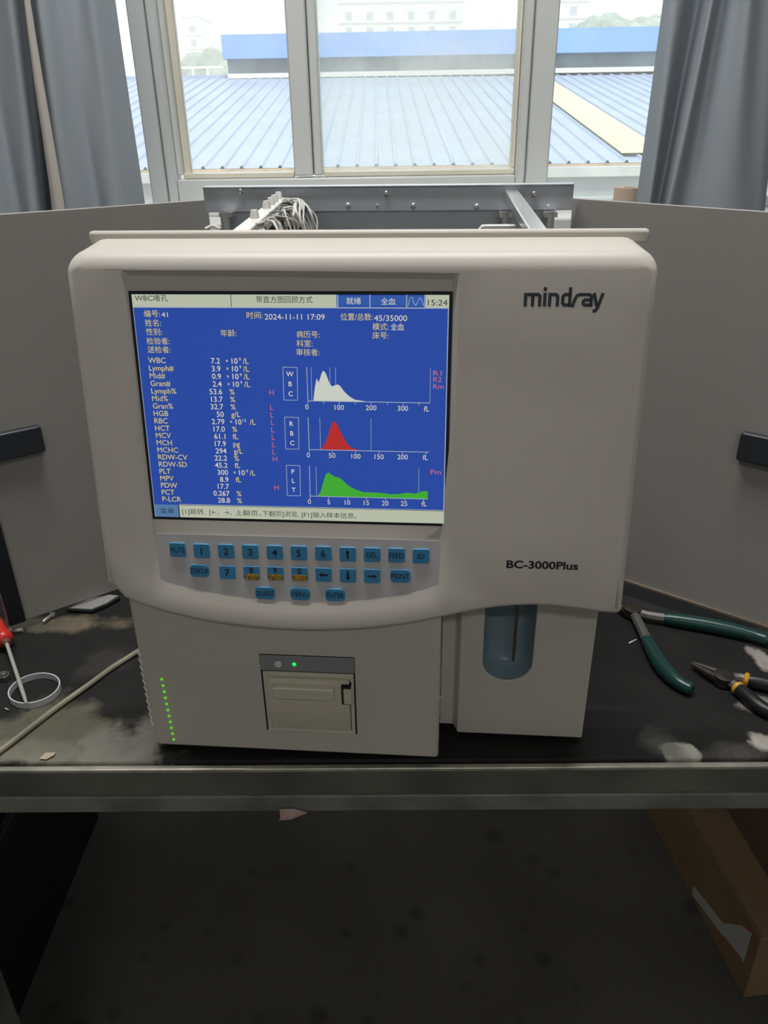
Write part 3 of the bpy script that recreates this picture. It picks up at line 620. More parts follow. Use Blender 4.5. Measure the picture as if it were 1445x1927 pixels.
wirec = [mat('wire_white', (.75, .74, .70), .45), mat('wire_grey', (.30, .30, .30), .5), mat('wire_brown', (.22, .14, .08), .5)]
rnd = random.Random(3)
for k in range(22):
    f0 = .10 + .88 * k / 21; a = ra.lerp(rb2, f0) + Vector((.0065, 0, rnd.uniform(-.006, 0)))
    b1 = a + Vector((.003 + rnd.random() * .010, rnd.uniform(-.02, .02), rnd.uniform(-.004, .006))); b2 = b1 + Vector((rnd.uniform(.002, .014), rnd.uniform(-.03, .02), rnd.uniform(-.012, .001))); b3 = b2 + Vector((rnd.uniform(-.004, .012), rnd.uniform(-.02, .02), -.03))
    part(MB().tube(bez([a, b1, b2, b3], 5), rnd.choice((.0006, .0008, .0010)), 6), 'wire', wirec[rnd.choice((0, 0, 1, 2))], RAIL, smooth=True)
for k in range(8):
    e = rb2 + Vector((.003, -.004 - .004 * k, -.002)); w1 = e + Vector((.012 + rnd.uniform(0, .014), rnd.uniform(-.03, 0), rnd.uniform(-.003, .004))); w2 = e + Vector((.030 + rnd.uniform(-.008, .008), rnd.uniform(-.05, -.01), rnd.uniform(-.014, -.002))); w3 = e + Vector((.040 + rnd.uniform(-.010, .006), rnd.uniform(-.05, -.02), -.045))
    part(MB().tube(bez([e, w1, w2, w3], 6), .0018 if k == 3 else rnd.choice((.0007, .0010)), 6), 'wire', wirec[0 if k not in (4, 6) else 1], RAIL, smooth=True)
q = ly(548, 413, .26)
part(MB().box(q.x - .026, q.x + .014, .262, .266, q.z - .05, q.z + .014), 'circuit_board', mat('pcb_green', (.05, .10, .085), .5, var=.4, scale=90))
for k in range(3): part(MB().box(q.x - .016 + k * .010, q.x - .009 + k * .010, .254, .262, q.z - .006, q.z + .003), 'connector', 'white', bevel=.0008)
for (u, u2) in ((424, 424), (952, 952), (1037, 1037)):
    q = ly(u, 400, .295); mb = MB().tube([(q.x, .295, q.z - .05), (q.x, .295, q.z + .001)], .0035, 10).box(q.x - .006, q.x + .006, .293, .311, q.z - .004, q.z)
    part(mb, 'hinge_bracket', 'steel_b', smooth=True)
q = ly(925, 427, .2); q2 = ly(970, 427, .2); q3 = ly(892, 431, .2)
part(MB().box(q.x - .006, q2.x, .196, .206, q.z - .006, q.z + .0015).prism([Vector((q3.x, .196, q.z - .006)), Vector((q.x - .006, .196, q.z - .002)), Vector((q.x - .006, .196, q.z + .0015)), Vector((q3.x + .006, .196, q.z + .001))], [Vector((q3.x, .206, q.z - .006)), Vector((q.x - .006, .206, q.z - .002)), Vector((q.x - .006, .206, q.z + .0015)), Vector((q3.x + .006, .206, q.z + .001))]), 'valve_bracket', 'white', bevel=.0006)
part(MB().tube(bez([ly(385, 431, .10), ly(400, 425, .11), ly(415, 431, .10)], 6), .001, 6), 'wire', wirec[0], smooth=True)

# --- side doors swung open
def door(hx, hy, ang, length, ztop, zbot, side, hand_px, sag=0.0, lip=None, name='side_door'):
    d = Vector((side * math.cos(ang), -math.sin(ang), 0)); nrm = Vector((-side * math.sin(ang), -math.cos(ang), 0))   # nrm faces the camera
    o0 = Vector((hx, hy, 0)); U_ = Vector((0, 0, 1))
    def pt(s2, z, off): return o0 + d * s2 + nrm * off + U_ * (z - sag * s2 / length)
    def slab_(s0, s1, z0, z1, a, b_): mb = MB(); mb.prism([pt(s0, z0, a), pt(s1, z0, a), pt(s1, z1, a), pt(s0, z1, a)], [pt(s0, z0, b_), pt(s1, z0, b_), pt(s1, z1, b_), pt(s0, z1, b_)]); return mb
    D = part(slab_(0, length, zbot, ztop, -.003, 0), name, 'doorpaint', bevel=.0008)
    if lip: part(slab_(.004, length - .004, zbot - .0001, zbot + .0035, 0, .003), 'door_lip', lip, D, bevel=.0006)
    def hit(u, v):
        r_ = to_l(ray(u, v)); k = (o0 - LO).dot(nrm) / r_.dot(nrm); q_ = LO + r_ * k; return (q_ - o0).dot(d), q_.z
    (u0, v0), (u1, v1) = hand_px
    s0, za = hit(u0, v0); s1, zb = hit(u1, v1); zt_, zb_ = max(za, zb), min(za, zb)
    s_in = min(s0, s1); s_out = length - .012
    part(MB().prism([pt(s_in + (s_out - s_in) * 0 + a_, z_, .0005) for a_, z_ in [(x_, y_) for x_, y_ in rrect((s_out - s_in) / 2, (zt_ + zb_) / 2, s_out - s_in, zt_ - zb_, .003)]], [pt(s_in + a_, z_, .009) for a_, z_ in rrect((s_out - s_in) / 2, (zt_ + zb_) / 2, s_out - s_in, zt_ - zb_, .003)]), 'door_handle', 'handle', D, bevel=.0015)
    return D, pt, hit, slab_
DL, ptL, hitL, slL = door(-.186, .345, math.radians(41), .280, .4095, .004, -1, ((72, 797), (70, 848)))
DR, ptR, hitR, slR = door(.178, .330, math.radians(31), .290, .4095, .014, 1, ((1400, 800), (1398, 854)), sag=.007, lip=mat('door_edging', (.20, .155, .115), .6))
# black foam strips on the free edges
part(slL(.263, .2795, .006, .13, .0003, .006), 'seal_strip', 'blackplastic', DL, bevel=.001)
part(slR(.273, .2895, .016, .07, .0003, .006), 'seal_strip', 'blackplastic', DR, bevel=.001)

# ================================================================== THINGS ON THE BENCH
def P(u, v, h=0.0): return at_z(u, v, TZ + h)
# white cable-tie loop
a0, a1 = P(21, 1299, .003), P(111, 1299, .003); cc = P(66, 1300, .003); rr = (a1 - a0).length / 2
mb = MB(); n = 48; vs = []
for (r_, z_) in ((rr, 0), (rr, .0065), (rr - .0012, .0065), (rr - .0012, 0)):
    for k in range(n):
        a = 2 * math.pi * k / n; w = 1 + .03 * math.cos(2 * a + .6); vs.append((r_ * w * math.cos(a), r_ * w * math.sin(a), z_))
mb.add(vs, [(j * n + k, j * n + (k + 1) % n, ((j + 1) % 4) * n + (k + 1) % n, ((j + 1) % 4) * n + k) for j in range(4) for k in range(n)])
tag(mb.build('cable_tie_loop', mat('tie_white', (.62, .63, .66), .4), smooth=True, loc=(cc.x, cc.y, TZ + .0005)), 'white plastic strap closed in a loop, lying flat beside the red screwdriver', 'strap loop')
# screwdriver
tip = P(50, 1324, .0095); ne = P(11, 1206, .013)
SD = empty('screwdriver', (tip.x, tip.y, TZ), label='red-handled screwdriver with a thin shaft, its tip inside the white loop', cat='screwdriver')
def rel(p, o): return Vector(p) - o.location
d = (ne - tip).normalized(); d2 = Vector((d.x, d.y, 0)).normalized(); d2 = Vector((d2.x * math.cos(.16) - d2.y * math.sin(.16), d2.x * math.sin(.16) + d2.y * math.cos(.16), 0))
MB().tube([rel(tip, SD), rel(tip + d * .012, SD), rel(ne + d * .01, SD)], [.0012, .0019, .0019], 10).build('shaft', mat('shaft_steel', (.66, .65, .60), .35, .5), SD, smooth=True)
hb = [0, .003, .007, .018, .034, .048, .054]; hr = [.005, .0085, .0098, .0092, .0108, .0105, .0085]
ne2 = Vector((ne.x, ne.y, TZ + .0122))
MB().tube([rel(ne2 + d2 * t, SD) for t in hb], hr, 8).build('handle', mat('red_plastic', (.62, .035, .025), .3), SD, smooth=True, sharp=50)
MB().tube([rel(ne2 + d2 * t, SD) for t in (.0545, .060, .064)], [.0085, .0085, .006], 12).build('handle_cap', 'white', SD, smooth=True)
MB().tube([rel(ne2 - d2 * t, SD) for t in (.006, .001)], [.0035, .0048], 12).build('collar', mat('collar_brown', (.16, .07, .04), .4), SD, smooth=True)
# cable
cpts = [P(-70, 1462, .003), P(0, 1413, .003), P(50, 1375, .003), P(110, 1329, .003), P(165, 1290, .003), P(210, 1257, .003), P(243, 1236, .003), P(262, 1224, .003)]
tag(MB().tube([q - cpts[0] for q in bez(cpts, 6)], .0026, 8).build('thin_hose', mat('hose_beige', (.30, .275, .205), .35, var=.15, scale=30), smooth=True, loc=cpts[0]), 'thin beige hose running diagonally across the bench top to the analyzer', 'hose')
# screws and plug
def screw(u, v, ang, L_, label, mcol):
    q = P(u, v, .004); e = empty('screw', (q.x, q.y, TZ + .004), ang, label=label, cat='screw')
    MB().tube([(0, 0, 0), (L_ * .85, 0, 0), (L_, 0, 0)], [.0017, .0017, .0005], 8).build('shank', mcol, e, smooth=True)
    MB().tube([(-.003, 0, 0), (-.001, 0, 0), (.0005, 0, 0)], [.0028, .0036, .0017], 12).build('head', mcol, e, smooth=True)
    for k in range(5): MB().tube([(.002 + k * .0022, .0021 * math.cos(t_ * math.pi / 4), .0021 * math.sin(t_ * math.pi / 4)) for t_ in range(9)], .0003, 5).build('thread', mcol, e)
screw(97, 1158, math.radians(-112), .013, 'small bright steel screw lying near the bottom of the open grey door', 'steel_b')
screw(22, 1187, math.radians(10), .010, 'short whitish screw lying beside the handle of the red screwdriver', mat('zinc_white', (.72, .68, .64), .4, .3))
q = P(8, 1274, .003)
WN = MB(); 
for (r0, z0, z1) in ((.006, -.003, .003),):
    hexo = [Vector((r0 * math.cos(k * math.pi / 3), r0 * math.sin(k * math.pi / 3), z0)) for k in range(6)]; WN.prism(hexo, [p + Vector((0, 0, z1 - z0)) for p in hexo])
WN.tube([(0, 0, .003), (0, 0, .0055)], [.004, .003], 10)
tag(WN.build('nut', mat('dull_nut', (.16, .16, .14), .45, .6), bevel=.0005, loc=(q.x, q.y, TZ + .0032)), 'small dull metal nut on the bench, left of the strap loop', 'nut')
# paper scraps
def scrap(name, px, h, m, label, cat, thick=.0004):
    pts = [P(u, v, h) for u, v in px]; c = sum(pts, Vector()) / len(pts); pts = [p - c for p in pts]
    rs = random.Random(len(px)); lo = [Vector((p.x, p.y, rs.uniform(0, .0015))) for p in pts]
    return tag(MB().prism(lo, [p + Vector((0, 0, thick)) for p in lo]).build(name, m, loc=(c.x, c.y, TZ + h)), label, cat)
scrap('paper_scrap', [(74, 1430), (86, 1419), (105, 1418), (102, 1424), (88, 1431)], .0003, mat('scrap_tan', (.52, .44, .33), .7), 'tiny torn tan paper scrap near the front edge of the bench', 'paper scrap')
scrap('plastic_chip', [(9, 1333), (14, 1335), (18, 1338), (16, 1339), (11, 1337)], .0003, mat('chip_grey', (.42, .42, .40), .5), 'tiny pale plastic chip below the strap loop', 'chip')
scrap('glass_sliver', [(1182, 1210), (1197, 1203), (1198, 1205), (1184, 1212)], .0003, mat('sliver', (.62, .64, .62), .25), 'thin pale sliver on the black mat beside the green pliers', 'sliver')
# folded sheet metal under the open door
sh = [P(u, v, .006) for u, v in ((128, 1144), (172, 1126), (205, 1119), (222, 1121), (200, 1135), (172, 1146))]; c = sum(sh, Vector()) / len(sh)
SM = empty('sheet_metal_offcut', (c.x, c.y, TZ), label='small grey sheet-metal offcut with a black folded edge beside the analyzer foot', cat='sheet metal')
lo = [Vector((p.x - c.x, p.y - c.y, .004)) for p in sh]; MB().prism(lo, [p + Vector((0, 0, .0025)) for p in lo]).build('sheet', mat('sheet_grey', (.36, .35, .34), .5), SM, bevel=.0006)
e = [P(u, v, .003) - SM.location for u, v in ((128, 1146), (172, 1149), (200, 1138), (224, 1124))]; e = [Vector((p.x, p.y, .003)) for p in e]
MB().tube(e, .0028, 8).build('folded_edge', 'blackplastic', SM, smooth=True)
# pliers
def pliers(name, label, piv, h1, h2, jaw, grip, rad_, collar=None, bare=0.25):
    o0 = P(*piv, .008); e = empty(name, (o0.x, o0.y, TZ), label=label, cat='pliers'); dm = mat(name + '_steel', (.075, .065, .055), .45, .7, var=.3, scale=60)
    z = rad_ + .0012
    def loc(px): q = P(*px, z); return Vector((q.x - o0.x, q.y - o0.y, z))
    for hp in (h1, h2):
        pts = bez([Vector((0, 0, z))] + [loc(q) for q in hp], 8); n_ = len(pts); k = max(2, int(n_ * bare))
        MB().tube(pts[:k + 1], [rad_ * (.75 + .1 * i / k) for i in range(k + 1)], 8).build('arm', mat(name + '_arm', (.17, .16, .15), .45, .4), e, smooth=True)
        gp = pts[k:]; m_ = len(gp)
        rs = [rad_ * (1.0 + .28 * math.sin(math.pi * min(1, i / (m_ * .8)))) for i in range(m_)]; rs[0] = rad_ * .9; rs[-1] = rad_ * .7
        go = MB().tube(gp, rs, 12).build('grip', grip, e, smooth=True)
        if collar:
            cpx = pts[k - 1:k + 3]; MB().tube(cpx, [rad_ * 1.05, rad_ * 1.25, rad_ * 1.25, rad_ * 1.1], 12).build('grip_collar', collar, go, smooth=True)
    MB().tube([(0, 0, z - .0045), (0, 0, z + .0045), (0, 0, z + .0055)], [rad_ * 1.7, rad_ * 1.7, rad_ * 1.2], 18).build('pivot', dm, e, smooth=True)
    for sd_ in (-1, 1):
        j = loc(jaw); nn = Vector((-j.y, j.x, 0)).normalized() * sd_
        MB().tube([nn * rad_ * .75 + Vector((0, 0, z)), Vector((j.x * .4, j.y * .4, z)) + nn * rad_ * .65, j + nn * .0013], [rad_ * .95, rad_ * .7, .0014], 8).build('jaw', dm, e, smooth=True)
    return e
pliers('green_pliers', 'pliers with dark green grips splayed open near the grey door', (1190, 1148), [(1203, 1175), (1222, 1213), (1246, 1254), (1275, 1283), (1303, 1298)], [(1218, 1158), (1262, 1165), (1330, 1176), (1400, 1191), (1450, 1206)], (1163, 1143), mat('green_grip', (.012, .055, .048), .28), .0062, bare=.36)
pliers('needle_nose_pliers', 'slim pliers with black grips and yellow collars, tips pointing to the analyzer', (1362, 1275), [(1388, 1275), (1412, 1281), (1450, 1290), (1500, 1315)], [(1378, 1287), (1394, 1300), (1430, 1330), (1475, 1352)], (1302, 1248), mat('black_grip', (.012, .012, .013), .4), .0055, mat('yellow_collar', (.62, .33, .03), .4), bare=.42)

# sticker hanging from the rail
q = at_y(525, 1527, EY - .004)
pts = [at_y(u, v, EY - .004) for u, v in ((526, 1524), (552, 1526), (578, 1530), (578, 1533), (548, 1542), (524, 1548), (527, 1538))]; c = pts[0].copy()
lo = [p - c for p in pts]; lo = [Vector((p.x, -.002 * i % .004, p.z)) for i, p in enumerate(lo)]
tag(MB().prism(lo, [p + Vector((0, .0005, 0)) for p in lo]).build('torn_sticker', mat('sticker', (.62, .58, .55), .6, scale=60, col2=(.55, .30, .24)), loc=c), 'torn white and pink sticker hanging from the lower rail of the bench', 'sticker')

# ================================================================== UNDER THE BENCH
q1 = at_z(190, 1530, 0); q2 = at_z(48, 1872, 0)
cx = (q1.x + q2.x) / 2
CR = empty('storage_crate', (cx - .2, .90, 0), label='black plastic storage crate standing on the floor under the bench', cat='crate')
mb = MB(); w, dp, h = .2, .24, .30
mb.box(-w, w, -dp, dp, 0, .006).box(-w, -w + .006, -dp, dp, .006, h).box(w - .006, w, -dp, dp, .006, h).box(-w + .006, w - .006, -dp, -dp + .006, .006, h).box(-w + .006, w - .006, dp - .006, dp, .006, h)
mb.build('body', mat('crate_black', (.008, .009, .010), .6), CR)
for (x0, x1, y0, y1) in ((-w - .006, w + .006, -dp - .006, -dp - .0005), (-w - .006, w + .006, dp + .0005, dp + .006), (-w - .006, -w - .0005, -dp, dp), (w + .0005, w + .006, -dp, dp)): MB().box(x0, x1, y0, y1, h - .02, h).build('rim', 'blackplastic', CR, bevel=.001)
M['card'] = mat('cardboard', (.30, .20, .115), .85, var=.08, scale=12)
M['card2'] = mat('cardboard_dark', (.16, .105, .07), .85, var=.08, scale=12)
k0 = at_z(1398, 1878, 0); k1 = at_z(1226, 1545, 0); ang = math.atan2(k1.y - k0.y, k1.x - k0.x) - math.pi / 2
BX = empty('cardboard_box', (k0.x, k0.y, 0), ang, label='brown cardboard box with a white and red label, on the floor under the bench', cat='box')
L_ = (k1 - k0).length + .05; HB = .15
mb = MB().box(0, .34, 0, L_, 0, HB - .004); mb.build('body', 'card', BX, bevel=.002)
MB().box(.001, .169, .001, L_ - .001, HB - .0035, HB).build('flap', 'card', BX); MB().box(.171, .339, .001, L_ - .001, HB - .0035, HB).build('flap', 'card', BX)
def bxp(u, v):
    r_ = ray(u, v); cs, sn = math.cos(-ang), math.sin(-ang)
    o_ = Vector((CAM.x - k0.x, CAM.y - k0.y, CAM.z)); o_ = Vector((o_.x * cs - o_.y * sn, o_.x * sn + o_.y * cs, o_.z)); d_ = Vector((r_.x * cs - r_.y * sn, r_.x * sn + r_.y * cs, r_.z))
    return o_ + d_ * ((-.0006 - o_.x) / d_.x)
lp = [bxp(u, v) for u, v in ((1305, 1667), (1360, 1737), (1398, 1742), (1414, 1755), (1398, 1811), (1368, 1772), (1302, 1683))]
lp = [Vector((-.0006, min(max(p.y, .01), L_ - .02), min(max(p.z, .01), HB - .006))) for p in lp]
MB().prism(lp, [p + Vector((.0005, 0, 0)) for p in lp]).build('label_sheet', mat('label_white', (.62, .62, .60), .6), BX)
for (ua, ub) in (((1362, 1766), (1397, 1810)), ((1396, 1742), (1414, 1756))):
    p0, p1 = bxp(*ua), bxp(*ub); dn = (p1 - p0).normalized().cross(Vector((1, 0, 0))) * .004
    MB().prism([Vector((-.0011, p.y, p.z)) for p in (p0, p1, p1 + dn, p0 + dn)], [Vector((-.0007, p.y, p.z)) for p in (p0, p1, p1 + dn, p0 + dn)]).build('label_stripe', mat('label_red', (.55, .12, .05), .6), BX)
B2 = empty('cardboard_box', (k0.x + .06, k0.y + .03, HB + .0006), ang - .03, label='darker brown cardboard box stacked on the labelled box under the bench', cat='box')
MB().box(0, .28, 0, L_ - .05, 0, .16).build('body', 'card2', B2, bevel=.002); MB().box(.11, .17, .0, L_ - .05, .1602, .1606).build('packing_tape', mat('tape', (.30, .22, .12), .3), B2)

# ================================================================== WINDOW SILL AND CURTAINS
q = at_y(1186, 353, 1.455)
RO = empty('tape_roll', (q.x, 1.463, SILL), label='beige cardboard roll standing on the window sill beside the right-hand grey curtain', cat='roll')
RO['label'] = 'beige cardboard roll standing on the window sill at the curtain edge'
zt = q.z - SILL; mb = MB(); n = 28
vs = [(r_ * math.cos(2 * math.pi * k / n), r_ * math.sin(2 * math.pi * k / n), z_) for (r_, z_) in ((.025, 0), (.025, zt), (.010, zt), (.010, 0)) for k in range(n)]
mb.add(vs, [(j * n + k, j * n + (k + 1) % n, ((j + 1) % 4) * n + (k + 1) % n, ((j + 1) % 4) * n + k) for j in range(4) for k in range(n)])
mb.build('roll', mat('roll_beige', (.62, .47, .36), .7), RO, smooth=True)
MB().tube([(0, 0, .001), (0, 0, zt - .006)], .0095, 16).build('core', mat('core_brown', (.10, .07, .05), .9), RO, smooth=True)

def curtain_mat(name, col, tr):
    m = bpy.data.materials.new(name); m.use_nodes = True; n = m.node_tree.nodes; l = m.node_tree.links; n.clear()
    o = n.new('ShaderNodeOutputMaterial'); d_ = n.new('ShaderNodeBsdfDiffuse'); t_ = n.new('ShaderNodeBsdfTranslucent'); mx = n.new('ShaderNodeMixShader'); mx.inputs[0].default_value = tr
    d_.inputs[0].default_value = (*col, 1); t_.inputs[0].default_value = (.75, .66, .55, 1)
    tcn = n.new('ShaderNodeTexCoord'); wv_ = n.new('ShaderNodeTexNoise'); wv_.inputs['Scale'].default_value = 500; l.new(tcn.outputs['Object'], wv_.inputs['Vector'])
    bp = n.new('ShaderNodeBump'); bp.inputs['Strength'].default_value = .15; bp.inputs['Distance'].default_value = .001; l.new(wv_.outputs['Fac'], bp.inputs['Height']); l.new(bp.outputs[0], d_.inputs['Normal'])
    l.new(d_.outputs[0], mx.inputs[1]); l.new(t_.outputs[0], mx.inputs[2]); l.new(mx.outputs[0], o.inputs[0]); return m
M['curtain'] = curtain_mat('grey_curtain_cloth', (.42, .465, .52), .10)
def curtain(name, prof_top, prof_bot, z0, z1, label):
    """ profiles: (x, y) points along the cloth at the top and the bottom """
    a = bez([(x, y, 0) for x, y in prof_top], 8); b_ = bez([(x, y, 0) for x, y in prof_bot], 8); n_ = len(a); R_ = 26; rs = random.Random(len(name) + n_)
    ph = [rs.uniform(0, 6.28) for _ in range(4)]; c0 = Vector((a[n_ // 2].x, a[n_ // 2].y, z0)); vs = []
    for j in range(R_ + 1):
        f = j / R_
        for i in range(n_):
            p = b_[i].lerp(a[i], f); wob = .006 * math.sin(f * 9 + ph[0] + i * .21) * (1 - f * .5) + .003 * math.sin(f * 21 + ph[1] + i * .5)
            vs.append((p.x - c0.x + wob * .25, p.y - c0.y + wob, z0 + (z1 - z0) * f - c0.z))
    mb = MB().add(vs, [(j * n_ + i, j * n_ + i + 1, (j + 1) * n_ + i + 1, (j + 1) * n_ + i) for j in range(R_) for i in range(n_ - 1)])
    o = mb.build(name, 'curtain', smooth=True, loc=c0, sharp=180); sdm = o.modifiers.new('solid', 'SOLIDIFY'); sdm.thickness = .0015
    return tag(o, label, 'curtain')
CY = 1.36
def cx_(u, v, y=CY): return at_y(u, v, y).x
# left: heavy outer fold, a deep crease behind it, then a second wide panel
def lp_(v, us): return [(cx_(u, v, CY + dy), CY + dy) for u, dy in us]
top = lp_(0, [(-420, .0), (-330, .05), (-240, -.01), (-160, .04), (-80, .0), (-30, .02), (20, -.015), (48, .02), (62, .07), (78, .055), (64, .005), (76, -.03), (105, -.02), (140, -.005), (175, -.015), (200, .01), (214, .03)])
bot = lp_(385, [(-330, .0), (-240, .05), (-170, -.01), (-90, .04), (-20, .0), (30, .02), (60, -.015), (88, .02), (102, .07), (120, .055), (108, .005), (120, -.03), (150, -.02), (185, -.005), (220, -.02), (250, .005), (268, .03)])
zt0 = at_y(0, 0, CY).z; zb0 = at_y(100, 385, CY).z
def ext(top, bot, z0, z1):     # carry the straight hang on beyond the two measured heights
    k0_ = (z0 - zb0) / (zt0 - zb0); k1_ = (z1 - zb0) / (zt0 - zb0)
    f = lambda k: [(bx_ + (tx - bx_) * k, by_ + (ty - by_) * k) for (tx, ty), (bx_, by_) in zip(top, bot)]
    return f(k1_), f(k0_)
t_, b_ = ext(top, bot, .80, 2.6); curtain('curtain', t_, b_, .80, 2.6, 'grey curtain with a fold painted pale as if lit, hanging beside the narrow window pane')
LC = bpy.data.objects['curtain']
mb = MB(); R_ = 24; n_ = 9; vs = []  # extra pale strip: light on a curtain fold, put into the cloth colour
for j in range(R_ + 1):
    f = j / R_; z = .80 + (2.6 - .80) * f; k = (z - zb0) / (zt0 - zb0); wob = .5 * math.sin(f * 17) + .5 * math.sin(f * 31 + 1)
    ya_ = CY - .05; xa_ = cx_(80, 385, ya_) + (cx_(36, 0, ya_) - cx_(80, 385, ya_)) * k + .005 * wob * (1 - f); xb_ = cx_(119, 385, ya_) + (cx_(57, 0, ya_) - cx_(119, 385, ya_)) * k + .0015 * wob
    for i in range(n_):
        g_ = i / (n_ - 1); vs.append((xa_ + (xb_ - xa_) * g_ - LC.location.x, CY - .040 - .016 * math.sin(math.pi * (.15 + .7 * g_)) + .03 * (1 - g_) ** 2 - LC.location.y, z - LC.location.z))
o = mb.add(vs, [(j * n_ + i, j * n_ + i + 1, (j + 1) * n_ + i + 1, (j + 1) * n_ + i) for j in range(R_) for i in range(n_ - 1)]).build('painted_lit_fold', curtain_mat('lit_fold_colour', (.66, .62, .57), .12), LC, smooth=True, sharp=180)
o['label'] = 'pale beige strip imitating a lit fold of the curtain'
topr = lp_(0, [(1248, .03), (1262, -.01), (1285, -.02), (1300, .01), (1318, .03), (1330, -.005), (1345, -.02), (1362, .01), (1385, -.01), (1410, -.02), (1435, .0), (1462, .01), (1480, .03)])
botr = lp_(390, [(1196, .03), (1206, -.005), (1222, -.02), (1232, .015), (1240, .02), (1252, -.01), (1262, -.02), (1285, .005), (1320, -.01), (1360, -.02), (1395, -.005), (1425, .01), (1438, .03)])
t_, b_ = ext(topr, botr, .80, 2.6); curtain('curtain', t_, b_, .80, 2.6, 'grey curtain falling in narrow folds beside the cardboard roll')

# ================================================================== OUTSIDE
struct('ground', MB().box(-300, 300, 3, 700, -8.2, -8), mat('ground_far', (.35, .36, .34), .9))
EYR = 11.0; ez = at_y(722, 313, EYR).z; RYD = 21.4; SL = (at_y(722, 142, RYD).z - ez) / (RYD - EYR); rz = ez + SL * (RYD - EYR)
NB = empty('neighbouring_hall', (0, EYR, -8), label='neighbouring hall with a pale blue ribbed metal roof and a yellow skylight strip', cat='building')
hz = ez + 8
M['roofblue'] = mat('roof_blue', (.37, .44, .56), .45, .0, var=.05, scale=1.2)
M['roofyel'] = mat('roof_yellow', (.78, .66, .38), .5, var=.06, scale=1.5)
slen = RYD - EYR
def sheet(x0, nr, pitch, m):
    mb = MB(); prof = []
    for k in range(nr): prof += [(k * pitch, 0), (k * pitch + pitch * .76, 0), (k * pitch + pitch * .84, .032), (k * pitch + pitch * .92, .032), (k * pitch + pitch * .985, 0)]
    n_ = len(prof); vs = [(x, 0, z) for x, z in prof] + [(x, slen, z + SL * slen) for x, z in prof]
    mb.add(vs, [(i, i + 1, n_ + i + 1, n_ + i) for i in range(n_ - 1)])
    o = mb.build('roof_sheet', m, NB, loc=(x0, 0, hz)); return o
pitch = .25; wsh = pitch * 4
x = -11.0; first = None
while x < 14:
    if first is None: first = sheet(x, 4, pitch, 'roofblue')
    else:
        o = first.copy(); C.objects.link(o); o.parent = NB; o.location = (x, 0, hz)
    x += wsh
# yellow skylight sheet laid over the blue ones
ym = at_y(1118, 222, 14.2); 
mb = MB().add([(ym.x - .30, .35, .05 + SL * .35), (ym.x + .30, .35, .05 + SL * .35), (ym.x + .30, slen - .8, .05 + SL * (slen - .8)), (ym.x - .30, slen - .8, .05 + SL * (slen - .8)),
               (ym.x - .30, .35, .062 + SL * .35), (ym.x + .30, .35, .062 + SL * .35), (ym.x + .30, slen - .8, .062 + SL * (slen - .8)), (ym.x - .30, slen - .8, .062 + SL * (slen - .8))], [(0, 1, 2, 3), (4, 5, 6, 7), (0, 1, 5, 4), (2, 3, 7, 6), (1, 2, 6, 5), (0, 3, 7, 4)])
mb.build('skylight_strip', 'roofyel', NB, loc=(0, 0, hz))
MB().box(-11, 14, -.02, .10, hz - .03, hz - .005).build('eave_trim', mat('eave_rust', (.50, .36, .22), .8, var=.2, scale=4), NB)
MB().box(-11, 14, -.12, .08, hz - .16, hz - .032).build('gutter', mat('gutter_white', (.46, .47, .44), .7, var=.08, scale=3), NB, bevel=.01)
MB().box(-11, 14, .0, 9.4, 0, hz - .162).build('hall_wall', mat('hall_wall', (.33, .345, .34), .85, var=.08, scale=2), NB)
# ridge monitor
mo = Vector((0, slen, hz + SL * slen)); yw = -.04
xa = at_y(430, 110, RYD).x
TM = Matrix.Translation(mo) @ Matrix.Rotation(yw, 4, 'Z')
z1_ = at_y(430, 113, RYD).z - (rz); z2_ = at_y(430, 68, RYD).z - rz
MB().box(xa, 14, -.3, 1.2, -.02, z1_, TM).build('vent_band', mat('vent_dark', (.17, .21, .22), .8, var=.25, scale=1.5), NB)
MB().box(xa - .06, 14, -.5, 1.4, z1_, z2_, TM).build('fascia', mat('fascia_blue', (.22, .38, .74), .5, var=.06, scale=.8), NB)
MB().box(xa, 14, -.42, -.30, -.03, .07, TM).build('ridge_flashing', mat('flashing', (.72, .70, .66), .7), NB)
MB().box(-11, xa - .05, slen - .1, slen + .2, hz + SL * slen - .02, hz + SL * slen + .06).build('ridge_cap', 'roofblue', NB)
for k in range(9):
    xx = -6.9 + k * .35; MB().box(xx, xx + .05, slen, slen + .05, hz + SL * slen + .06, hz + SL * slen + .20).build('rail_post', mat('rail_white', (.85, .85, .82), .6) if k == 0 else bpy.data.materials['rail_white'], NB)
MB().box(-7, xa - .1, slen, slen + .05, hz + SL * slen + .202, hz + SL * slen + .25).build('guard_rail', bpy.data.materials['rail_white'], NB)
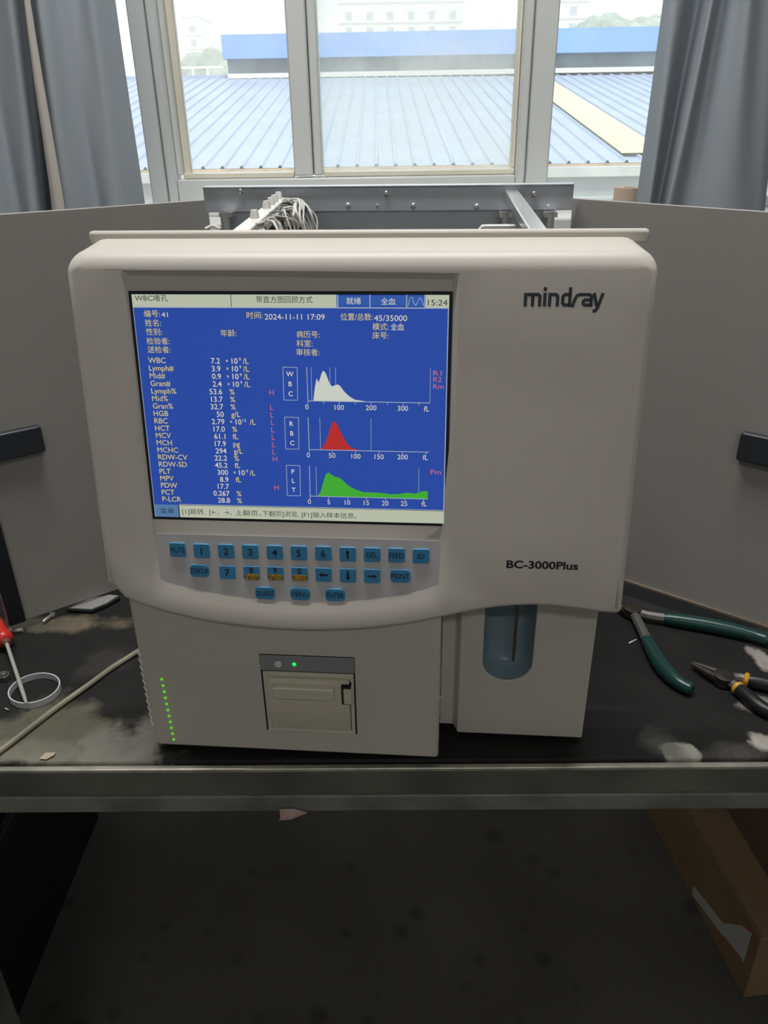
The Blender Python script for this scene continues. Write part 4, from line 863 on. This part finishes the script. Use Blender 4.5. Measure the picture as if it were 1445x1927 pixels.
# far apartment blocks
def block(u0, u1, vtop, yd, cols, floors, label, col, dep=14):
    a = at_y(u0, vtop, yd); b2 = at_y(u1, vtop, yd); x0, x1, zt_ = a.x, b2.x, max(a.z, b2.z)
    E_ = empty('apartment_block', ((x0 + x1) / 2, yd, -8), label=label, cat='building'); w_ = (x1 - x0) / 2; h_ = zt_ + 8
    wm = mat('block_paint', col, .9, var=.03, scale=.2); MB().box(-w_, w_, 0, dep, 0, h_).build('facade', wm, E_); MB().box(-w_ - .3, w_ + .3, -.3, dep + .3, h_, h_ + .8).build('parapet', wm, E_)
    gm = mat('far_window', (.42, .46, .50), .3); fh = 3.0; n_ = max(1, int(2 * w_ / cols)); me_ = None
    for j in range(floors):
        z_ = h_ - 1.0 - (j + 1) * fh + .6
        if z_ < 4: break
        MB().box(-w_ - .1, w_ + .1, -.35, -.02, z_ - .5, z_ - .25).build('floor_band', wm, E_)
        for k in range(n_):
            xw = -w_ + (k + .5) * 2 * w_ / n_
            if me_ is None: o = MB().box(-.75, .75, -.05, .05, 0, 1.6).build('window', gm, E_, loc=(xw, -.06, z_)); me_ = o
            else: o = me_.copy(); C.objects.link(o); o.parent = E_; o.location = (xw, -.06, z_)
block(636, 872, 6, 210, 4.2, 5, 'long pale apartment block far behind the blue roof, in haze', (.86, .85, .83))
block(343, 376, 32, 230, 3.6, 6, 'narrow pale tower block far behind the roof guard rail', (.88, .88, .87))
block(1056, 1112, -40, 190, 4.5, 6, 'pale tower block with broad window bays rising beside the hazy trees', (.88, .86, .84))
# far trees
def tree(u, v, yd, r_, label):
    c = at_y(u, v, yd); E_ = empty('tree', (c.x, yd, -8), label=label, cat='tree'); rs = random.Random(int(u)); h_ = c.z + 8
    MB().tube([(0, 0, 0), (.1, 0, h_ * .5), (0, .2, h_ - r_ * .3)], [.5, .4, .2], 8).build('trunk', mat('trunk', (.2, .17, .14), .9), E_, smooth=True)
    bm = bmesh.new()
    for k in range(9):
        t2 = bmesh.ops.create_icosphere(bm, subdivisions=2, radius=r_ * rs.uniform(.42, .6))
        off = Vector((rs.uniform(-.8, .8) * r_, rs.uniform(-.4, .4) * r_, rs.uniform(-.9, -.3) * r_))
        for v_ in t2['verts']: v_.co = v_.co * rs.uniform(.9, 1.1) + off
    me = bpy.data.meshes.new('foliage'); bm.to_mesh(me); bm.free()
    link('foliage', me, mat('foliage_far', (.30, .36, .28), .9, var=.2, scale=.5), E_, smooth=True, loc=(0, 0, h_))
tree(398, 96, 180, 6.5, 'rounded tree in haze behind the guard rail of the roof')
tree(1135, 30, 150, 4.2, 'hazy tree beside the pale tower block with broad bays')
tree(1185, 20, 172, 6.5, 'tall hazy tree next to the grey curtain, beyond the roof')
tree(1228, 28, 195, 5.5, 'hazy tree partly behind the grey curtain edge, beyond the roof')

# ================================================================== HAZE over the far town
S.cycles.volume_bounces = 3
hm = bpy.data.materials.new('town_haze'); hm.use_nodes = True; hn = hm.node_tree.nodes; hn.clear()
ho = hn.new('ShaderNodeOutputMaterial'); vsn = hn.new('ShaderNodeVolumeScatter'); vsn.inputs['Density'].default_value = .0028; vsn.inputs['Color'].default_value = (.99, .995, 1, 1)
hm.node_tree.links.new(vsn.outputs[0], ho.inputs['Volume'])
tag(MB().box(-150, 150, 60, 205 + 60, -7.9, 60).build('haze', hm), 'pale haze hanging over the far apartment blocks and trees', 'haze', kind='stuff')
